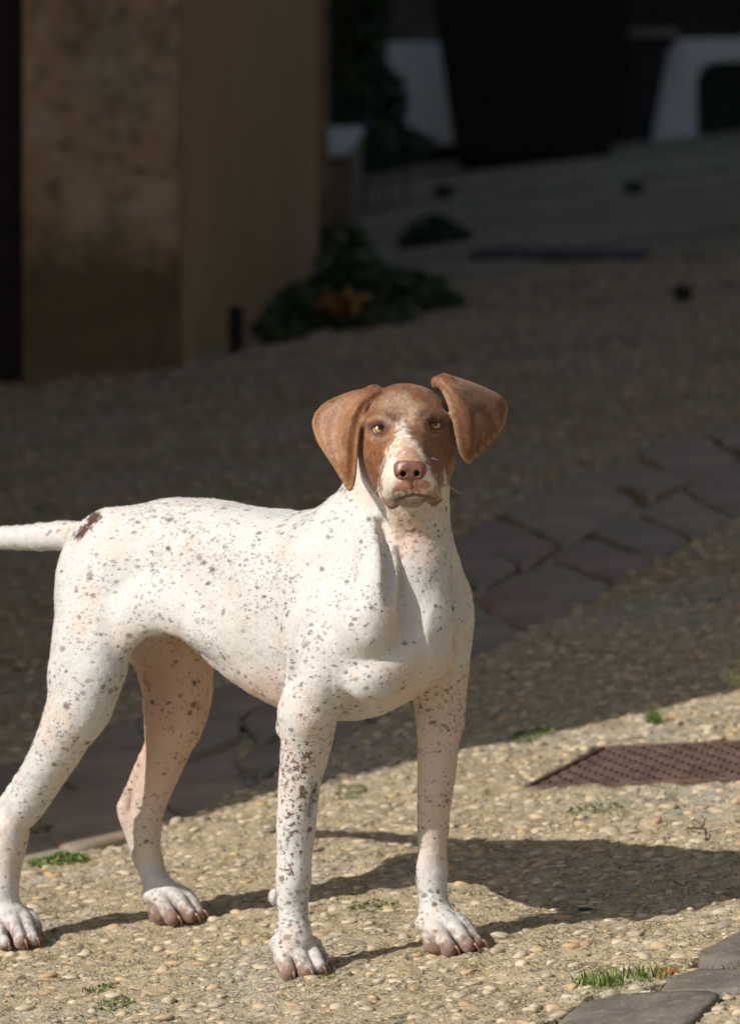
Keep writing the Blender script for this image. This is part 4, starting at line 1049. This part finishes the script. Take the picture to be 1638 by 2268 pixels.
md = np.where((fw > 55) & near_head, md, 99.)
mz = mix(mz, np.tile(np.array([.20, .125, .085]), (len(BV), 1)), sstep(hy+20*n2+np.abs(hx-912)*-.04, 1096, 1106)*.7)
mz = mix(mz, np.tile(np.array([.055, .028, .022]), (len(BV), 1)), sstep(md+8*n2, 5.5, 2)*(.88-.5*sstep(np.abs(hx-912), 28, 46)))
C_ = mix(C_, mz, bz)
for c in (Hd(866, 1114, 84), Hd(963, 1109, 82)):
    C_ = mix(C_, np.tile(np.array([.24, .10, .08]), (len(BV), 1)), sstep(np.linalg.norm(BV-c, axis=1)/HU+10*n2, 25, 17)*(hy > 1104))
C_ = mix(C_, np.tile(np.array([.07, .03, .022]), (len(BV), 1)), sstep(np.minimum(np.minimum(seg_dist(Hd(868, 1110, 138), Hd(890, 1103, 164)), seg_dist(Hd(890, 1103, 164), Hd(911, 1096, 172))), np.minimum(seg_dist(Hd(911, 1096, 172), Hd(935, 1099, 164)), seg_dist(Hd(935, 1099, 164), Hd(957, 1106, 138)))), 8, 4)*.9)
# skin showing pink where the hair is thin
dogs = (X-DO[0])*DF[0]+(Y_-DO[1])*DF[1]; dogl = (X-DO[0])*DN[0]+(Y_-DO[1])*DN[1]
body = ~near_head | (hd < .02)
C_ = mix(C_, np.tile(PINK, (len(BV), 1))*np.array([1.12, 1.25, 1.3]), sstep(Z_-ZC+.05*n3, -.205, -.28)*sstep(dogs, -.06, -.16)*sstep(dogs, -.50, -.42)*sstep(np.abs(dogl)+.04*n3, .115, .08)*sstep(Z_-ZC, -.36, -.31)*.6)
C_ = mix(C_, np.tile(PINK, (len(BV), 1))*np.array([1.1, 1.2, 1.25]), sstep(dogl, .0, .04)*sstep(dogl+.05*n3, .19, .10)*sstep(dogs, -.30, -.40)*sstep(Z_-ZC, -.58, -.34)*.85)  # far hind leg: pink skin, deepened to carry the tan shade there
C_ = mix(C_, np.tile(PINK, (len(BV), 1))*np.array([1.2, 1.45, 1.55]), sstep(seg_dist(Hd(900, 1130, -40), L(905, 1330, 0))+40*n1, 75, 20)*(hy > 1110)*.8)
C_ = mix(C_, np.tile(PINK, (len(BV), 1))*np.array([1.2, 1.4, 1.5]), sstep(np.linalg.norm(BV-L(900, 1450), axis=1)/HU, 160, 40)*.7)
C_ = mix(C_, np.tile(PINK, (len(BV), 1))*np.array([1.25, 1.5, 1.6]), sstep(n3, 0, .25)*.35*body)
# dark patch on the root of the tail, toes
C_ = mix(C_, np.tile(DARK, (len(BV), 1)), sstep(np.abs((hx-194)*.72+(hy-1164)*.70)+26*n2+16*n1, 13, 5)*(Y_ > 8.45)*sstep(np.abs((hx-194)*.7-(hy-1164)*.72)+20*n1, 52, 34))
gnd = ground(X, Y_); toe = sstep(Z_-gnd+.06*n1+.03*n3, .056, .028)
C_ = mix(C_, np.tile(MUD*1.15, (len(BV), 1))*(1+1.2*n2[:, None]), toe*np.clip(.42+3.4*n1+2.4*n2+.8*sstep(Z_-gnd, .026, .010), .05, .93))
C_ = mix(C_, np.tile(np.array([.30, .12, .075]), (len(BV), 1)), sstep(np.minimum(np.linalg.norm(BV-L(603, 1990, -.1), axis=1), np.linalg.norm(BV-L(922, 1950, .118), axis=1))/HU, 17, 11)*.9)
C_ = np.clip(C_, .01, .85)
# ticking density
tk = np.full(len(BV), .42)
tk += .30*sstep(Z_-ZC, -.16, .0)*(dogs < .0)
tk += .22*sstep(seg_dist(L(745, 1130, -.06), L(650, 1300, -.1)), 130, 20)+.12*sstep(seg_dist(L(300, 1340, -.1), L(260, 1500, -.1)), 120, 20)
tk -= .16*sstep(Z_-ZC, -.25, -.40)*(dogs < -.3)
tk = np.where(dogs < -.74, .18, tk)
tk = np.where((hy > 1090) & (fw > -180) & (hx > 845) & (hy < 1500), .30, tk)
tk = np.where((dogl < -.04) & (hy > 1600) & (hx > 560), .62, tk); tk = np.where((dogl > .06) & (hy > 1600) & (hx > 880), .5, tk)
tk = tk*(1-hd)*(1-toe)*(1-bz)
# merging brown blotches down the fore legs
bl_ = .85*sstep(seg_dist(L(676, 1680, -.115), L(668, 1830, -.115)), 75, 15)*(dogl < 0)+.5*sstep(seg_dist(L(645, 1640, -.105), L(640, 1930, -.11)), 45, 15)*(dogl < 0)
bl_ += .9*sstep(seg_dist(L(1005, 1640, .125), L(988, 1850, .13)), 34, 10)
bl_ += .5*sstep(seg_dist(L(400, 1460, .03), L(370, 1640, .06)), 60, 20)*.0
bl_ = np.clip(bl_, 0, 1)
dapple = .8*((dogl > .02)*(dogl < .24)*(dogs < -.3)*sstep(Z_-ZC, -.48, -.4)*sstep(Z_-ZC, -.15, -.25))
me = mesh_np('body', BV-base_, BQ)
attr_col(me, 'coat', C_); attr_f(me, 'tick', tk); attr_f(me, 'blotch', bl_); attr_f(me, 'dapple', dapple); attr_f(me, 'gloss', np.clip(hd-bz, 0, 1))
def coat_shader(nm, rest=None, hair=False):
    m = NT(nm); p = m.coord() if rest is None else m.attr(rest).outputs['Vector']
    at = math.atan2(DF[1], DF[0])
    q = m.mapping(p, (1, 1, 1), (0, 0, -at))                          # x along the dog
    w = m.noise(q, 40, 3).outputs['Color']
    qq = m.n('ShaderNodeMix', data_type='VECTOR'); qq.inputs[0].default_value = .012; m.l(q, qq.inputs[4]); m.l(w, qq.inputs[5]); qd = qq.outputs[1]
    clus = m.smooth(m.noise(p, 13, 3, .6).outputs[0], .38, .64, .05, 2.0)
    def ticks(sc, stretch, rmax, seed, thr):
        mp = m.mapping(qd, (sc*stretch[0], sc*stretch[1], sc*stretch[2])); m.t.nodes[-1].inputs['Location'].default_value = (seed, seed*2, seed*3)
        v = m.voro(mp, 1.0); cr = m.n('ShaderNodeSeparateColor'); m.l(v.outputs['Color'], cr.inputs[0])
        on = m.math('LESS_THAN', cr.outputs[0], m.math('MULTIPLY', m.math('MULTIPLY', m.attr('tick').outputs['Fac'], clus), thr))
        rad = m.math('MULTIPLY', m.math('ADD', m.math('MULTIPLY', cr.outputs[1], .8), .4), rmax)
        e = m.math('ADD', v.outputs['Distance'], m.math('MULTIPLY', m.math('SUBTRACT', m.noise(p, 420, 3, .7).outputs[0], .5), .28))
        f = m.smooth(m.math('SUBTRACT', rad, e), -.13, .13)
        return m.math('MULTIPLY', m.math('MULTIPLY', f, on), m.math('ADD', m.math('MULTIPLY', cr.outputs[2], .35), .65))
    t1 = ticks(66, (.6, 1, 1.0), .26, 3, 1.0); t2 = ticks(118, (.52, 1, 1.05), .30, 11, 1.0); t3 = ticks(230, (.42, 1, 1.05), .36, 23, .85)
    t = m.math('MAXIMUM', m.math('MAXIMUM', t1, m.math('MULTIPLY', t2, .9)), m.math('MULTIPLY', t3, .7))
    bn = m.math('ADD', m.noise(m.mapping(p, (1, 1, 1.1)), 125, 4, .66).outputs[0], m.math('MULTIPLY', m.attr('blotch').outputs['Fac'], .15))
    b = m.smooth(bn, .615, .675); b = m.math('MULTIPLY', b, m.smooth(m.attr('blotch').outputs['Fac'], .05, .3))
    dp = m.math('MULTIPLY', m.smooth(m.noise(p, 26, 3).outputs[0], .60, .68, 0, .55), m.attr('dapple').outputs['Fac'])
    c = m.mix(dp, m.attr('coat').outputs['Color'], (.23, .13, .085))
    sz_ = m.n('ShaderNodeSeparateXYZ'); m.l(p, sz_.inputs[0])
    tcol = m.mix(m.smooth(sz_.outputs[2], .40, .62), (.082, .042, .026), (.115, .092, .08))
    c = m.mix(m.math('MULTIPLY', t, .9), c, tcol)
    c = m.mix(m.math('MULTIPLY', b, .92), c, (.12, .055, .030))
    if hair: return m, c
    streak = m.noise(m.mapping(q, (260, 900, 500)), 1.0, 3, .6).outputs[0]
    fur = m.noise(p, 700, 3, .6).outputs[0]
    c = m.mix(m.smooth(streak, .35, .75, 0, .16), c, (.42, .36, .30), 'MULTIPLY')
    n = m.bump(streak, .22, .002); n = m.bump(fur, .16, .0015, n)
    r = m.math('SUBTRACT', .62, m.math('MULTIPLY', m.attr('gloss').outputs['Fac'], .14))
    m.b.inputs['Sheen Weight'].default_value = .12; m.b.inputs['Sheen Roughness'].default_value = .5
    m.b.inputs['Subsurface Weight'].default_value = 0
    return m.fin(c, r, n, .32)
M_COAT = coat_shader('short_coat'); me.materials.append(M_COAT)
body_o = obj('body', me, dog)
# short hair over the whole body: every hair takes its colour from the skin it grows on
def hairs(N):
    r = np.random.default_rng(11)
    a, b, c_, d_ = (BV[BQ[:, i]] for i in range(4))
    ar = np.linalg.norm(np.cross(c_-a, d_-b), axis=1)*.5
    fc = .25*(a+b+c_+d_); nn = np.cross(c_-a, d_-b)
    ar = ar*np.where((fc[:, 1] < 8.02) & (fc[:, 2] > ZC-.01), 2.2, 1)*np.where(nn[:, 1] > .8*np.linalg.norm(nn, axis=1), .3, 1)
    q = r.choice(len(BQ), N, p=ar/ar.sum()); u, v = r.random(N)[:, None], r.random(N)[:, None]
    lerp = lambda A: (A[BQ[q, 0]]*(1-u)+A[BQ[q, 1]]*u)*(1-v)+(A[BQ[q, 3]]*(1-u)+A[BQ[q, 2]]*u)*v
    root = lerp(BV); nrm = lerp(BN); nrm /= np.linalg.norm(nrm, axis=1)[:, None]
    col = lerp(C_); one = lambda A: lerp(A[:, None])[:, 0]
    tick, blo, dap, ghd, ge = one(tk), one(bl_), one(dapple), one(hd), one(is_ear.astype(float)); gz_ = one(Z_-gnd); tt = one(toe)
    rs, rl = (root[:, 0]-DO[0])*DF[0]+(root[:, 1]-DO[1])*DF[1], 0
    down = np.array([0, 0, -1.0])
    flow = -F3*1.0+down*.55
    wleg = sstep(root[:, 2]-ZC, -.20, -.36)[:, None]; flow = flow*(1-wleg)+(down*1.0-F3*.15)*wleg
    tl = sstep(rs, -.70, -.76)[:, None]*sstep(root[:, 2]-ZC, -.10, -.06)[:, None]; flow = flow*(1-tl)-F3*tl
    throat = ((rs > .0) & (root[:, 2]-ZC > -.2) & (ghd < .3))[:, None]; flow = np.where(throat, down*1.0-F3*.25, flow)
    nose_ = Hd(907, 1030, 150); away = root-nose_; away /= np.linalg.norm(away, axis=1)[:, None]
    hf = (root[:, 1] < 8.06) & (root[:, 2] > ZC+.012) & (root[:, 0] > -.1)
    flow = np.where(hf[:, None], away, flow)
    flow = np.where((ge > .5)[:, None], np.array([0, 0, -1.0])+.2*np.sign(root[:, :1]-.04)*np.array([1, 0, 0]), flow)
    swirl = np.stack([fbm(root, 22, 60+i, 2)-.5 for i in range(3)], 1); flow = flow+swirl*.6
    flow = flow-nrm*(flow*nrm).sum(1)[:, None]; flow /= np.maximum(np.linalg.norm(flow, axis=1), 1e-6)[:, None]
    flow = flow+r.normal(0, .09, (N, 3)); 
    ln = .0056*r.uniform(.55, 1.25, N)*np.where(hf, .75, 1)*np.where(tt > .5, .6, 1)
    lift = np.where(r.random(N) < .12, r.uniform(.3, .7, N), r.uniform(.05, .22, N))
    near_eye = np.minimum(np.hypot((root[:, 0]/root[:, 1]*F+819-840)/1.4, 1133.5-(root[:, 2]-ZC)/root[:, 1]*F-950), np.hypot((root[:, 0]/root[:, 1]*F+819-961.5)/1.4, 1133.5-(root[:, 2]-ZC)/root[:, 1]*F-941))
    ln = np.where((near_eye < 15) & hf, .0004, ln); ln = np.where(one(md) < 9, .0016, ln); ln = np.where(ge > .5, ln*.75, ln)
    nosed = np.linalg.norm((root-Hd(907, 1042, 150))/hr(40, 34, 40), axis=1); ln = np.where(nosed < 1.05, .0003, ln)
    P_ = np.empty((N, 4, 3), np.float32)
    for i, t in enumerate((0, .35, .7, 1)):
        P_[:, i] = root+flow*(ln*t)[:, None]+nrm*(ln*(lift*t-.45*lift*t*t))[:, None]-nrm*.0004
    hc = bpy.data.hair_curves.new('fur'); hc.add_curves([4]*N)
    hc.attributes['position'].data.foreach_set('vector', (P_-base_).astype(np.float32).ravel())
    ra = hc.attributes.get('radius') or hc.attributes.new('radius', 'FLOAT', 'POINT')
    ra.data.foreach_set('value', np.tile(np.array([.00013, .00012, .00008, .00002], np.float32), N))
    def put(name, ty, key, A):
        at_ = hc.attributes.new(name, ty, 'CURVE'); at_.data.foreach_set(key, np.asarray(A, np.float32).ravel())
    put('coat', 'FLOAT_COLOR', 'color', np.c_[col, np.ones(N)]); put('tick', 'FLOAT', 'value', tick); put('blotch', 'FLOAT', 'value', blo); put('dapple', 'FLOAT', 'value', dap)
    put('skin', 'FLOAT_VECTOR', 'vector', root-base_); put('tone', 'FLOAT', 'value', r.uniform(.9, 1.1, N))
    m, c = coat_shader('fur_hair', 'skin', True)
    tn = m.n('ShaderNodeMix', data_type='RGBA', blend_type='MULTIPLY'); tn.inputs[0].default_value = 1; m.l(c, tn.inputs[6]); m.l(m.attr('tone').outputs['Fac'], tn.inputs[7])
    m.fin(tn.outputs[2], .34, None, .6)
    hc.materials.append(m.m)
    o = bpy.data.objects.new('fur', hc); lnk(o, dog); o['kind'] = 'stuff'
    return o
hairs(N_HAIR)
# eyes
def mat_eye():
    m = NT('eye'); p = m.coord(); s = m.n('ShaderNodeSeparateXYZ'); m.l(p, s.inputs[0])
    r = m.math('SQRT', m.math('ADD', m.math('POWER', s.outputs[0], 2), m.math('POWER', s.outputs[2], 2)))
    nz = m.noise(m.mapping(p, (1, .2, 1)), 900, 3).outputs[0]
    c = m.ramp(m.math('ADD', m.math('MULTIPLY', r, 100), m.math('MULTIPLY', m.math('SUBTRACT', nz, .5), .05)), [(0, (.006, .004, .003)), (.31, (.008, .005, .003)), (.37, (.42, .19, .03)), (.6, (.66, .34, .06)), (.70, (.30, .13, .03)), (.76, (.03, .015, .01)), (.82, (.35, .26, .22)), (1, (.62, .5, .46))])
    m.b.inputs['Coat Weight'].default_value = 1.0; m.b.inputs['Coat Roughness'].default_value = .04
    return m.fin(c, .25, None, .5)
M_EYE = mat_eye()
def sphere(n=32, k=16):
    V, Fc = [], []
    for i in range(k+1):
        a = math.pi*i/k
        for j in range(n):
            b = 2*math.pi*j/n; V.append((math.sin(a)*math.cos(b), -math.cos(a), math.sin(a)*math.sin(b)))
    for i in range(k):
        for j in range(n): Fc.append((i*n+j, i*n+(j+1) % n, (i+1)*n+(j+1) % n, (i+1)*n+j))
    return np.array(V), np.array(Fc)
sv, sf = sphere()
eye_me = mesh_np('eye', sv*15.5*HU, sf, M_EYE)
for ex, ey in ((840.5, 951), (961.5, 942)):
    e = obj('eye', eye_me, dog, Hd(ex, ey, 9)-base_); e.rotation_euler = (R(-14), 0, R(6))
# nose leather
S_ = Solid()
S_.ell(Hd(907, 1033, 150), hr(36, 22, 26), .004)
S_.ell(Hd(889, 1046, 156), hr(17, 17, 20), .006); S_.ell(Hd(926, 1045, 156), hr(17, 17, 20), .006)
S_.cone(Hd(908, 1052, 158), Hd(910, 1078, 152), 11*HU, 6*HU, .008)
S_.cone(Hd(892, 1049, 185), Hd(894, 1049, 150), 7*HU, 5*HU, .003, mode='s'); S_.cone(Hd(886, 1053, 184), Hd(880, 1055, 168), 3.4*HU, 3*HU, .003, mode='s')
S_.cone(Hd(924, 1048, 185), Hd(922, 1048, 150), 7*HU, 5*HU, .003, mode='s'); S_.cone(Hd(930, 1052, 184), Hd(936, 1054, 168), 3.4*HU, 3*HU, .003, mode='s')
S_.chain([(Hd(908.5, 1040, 180), 1.4*HU), (Hd(909, 1060, 176), 1.8*HU), (Hd(910, 1086, 168), 1.6*HU)], .0012, mode='s')
nv, nq = S_.mesh(.0008, 1)
mN = NT('nose_leather'); _p = mN.coord(); _v = mN.voro(_p, 900).outputs['Distance']; _n = mN.noise(_p, 90, 3).outputs[0]
M_NOSE = mN.fin(mN.ramp(_n, [(.35, (.16, .07, .05)), (.65, (.25, .112, .08))]), .36, mN.bump(_v, .25, .0006), .55)
nc = Hd(907, 1040, 150); obj('nose', mesh_np('nose', nv-nc, nq, M_NOSE), dog, nc-base_)
# claws
mC = NT('claw_horn'); M_CLAW = mC.fin(mC.ramp(mC.noise(mC.coord(), 160, 3).outputs[0], [(.35, (.15, .06, .04)), (.65, (.30, .15, .105))]), .35, None, .5)
for a, b, c, r_ in CLAWS: tube('claw', [np.array(p)-a for p in (a-(b-a)*.5, a, (a+b)/2+np.array([0, 0, .001]), b, c)], [r_, r_*1.05, r_*.95, r_*.7, r_*.15], M_CLAW, dog, a-base_, 8)
a = Hd(950, 2038, 0); a = L(945, 2030, .112)
tube('claw', [np.zeros(3), np.array([.002, -.008, -.008]), np.array([.003, -.009, -.020])], [.0036, .0032, .0006], M_CLAW, dog, a+np.array([.004, -.006, 0])-base_, 8)
# whiskers
M_WH = NT('whisker_hair').fin((.72, .66, .55), .4, None, .4)
for pts in ([(852, 1068, 105), (838, 1080, 100), (822, 1106, 90)], [(858, 1075, 120), (846, 1090, 115), (838, 1112, 105)], [(968, 1058, 110), (985, 1066, 100), (992, 1072, 95)],
            [(968, 1066, 115), (990, 1075, 100), (1019, 1094, 85)], [(966, 1072, 118), (982, 1092, 110), (975, 1106, 110)], [(962, 1080, 122), (972, 1098, 118), (966, 1108, 118)],
            [(905, 1118, 110), (908, 1130, 108), (914, 1137, 106)], [(930, 1118, 110), (932, 1130, 106), (926, 1140, 104)], [(945, 1012, 125), (958, 1015, 128), (970, 1018, 126)],
            [(915, 1120, 108), (918, 1132, 104), (930, 1138, 102)], [(970, 1050, 105), (984, 1054, 100), (996, 1062, 96)]):
    p_ = [Hd(*q) for q in pts]; c0 = p_[0]; t_ = np.linspace(0, 1, 7)
    cv_ = [(1-t)**2*p_[0]+2*t*(1-t)*(2*p_[1]-.5*(p_[0]+p_[2]))+t*t*p_[2]-c0 for t in t_]
    tube('whisker', cv_, list(np.linspace(.0005, .0002, 7)), M_WH, dog, c0-base_, 4)
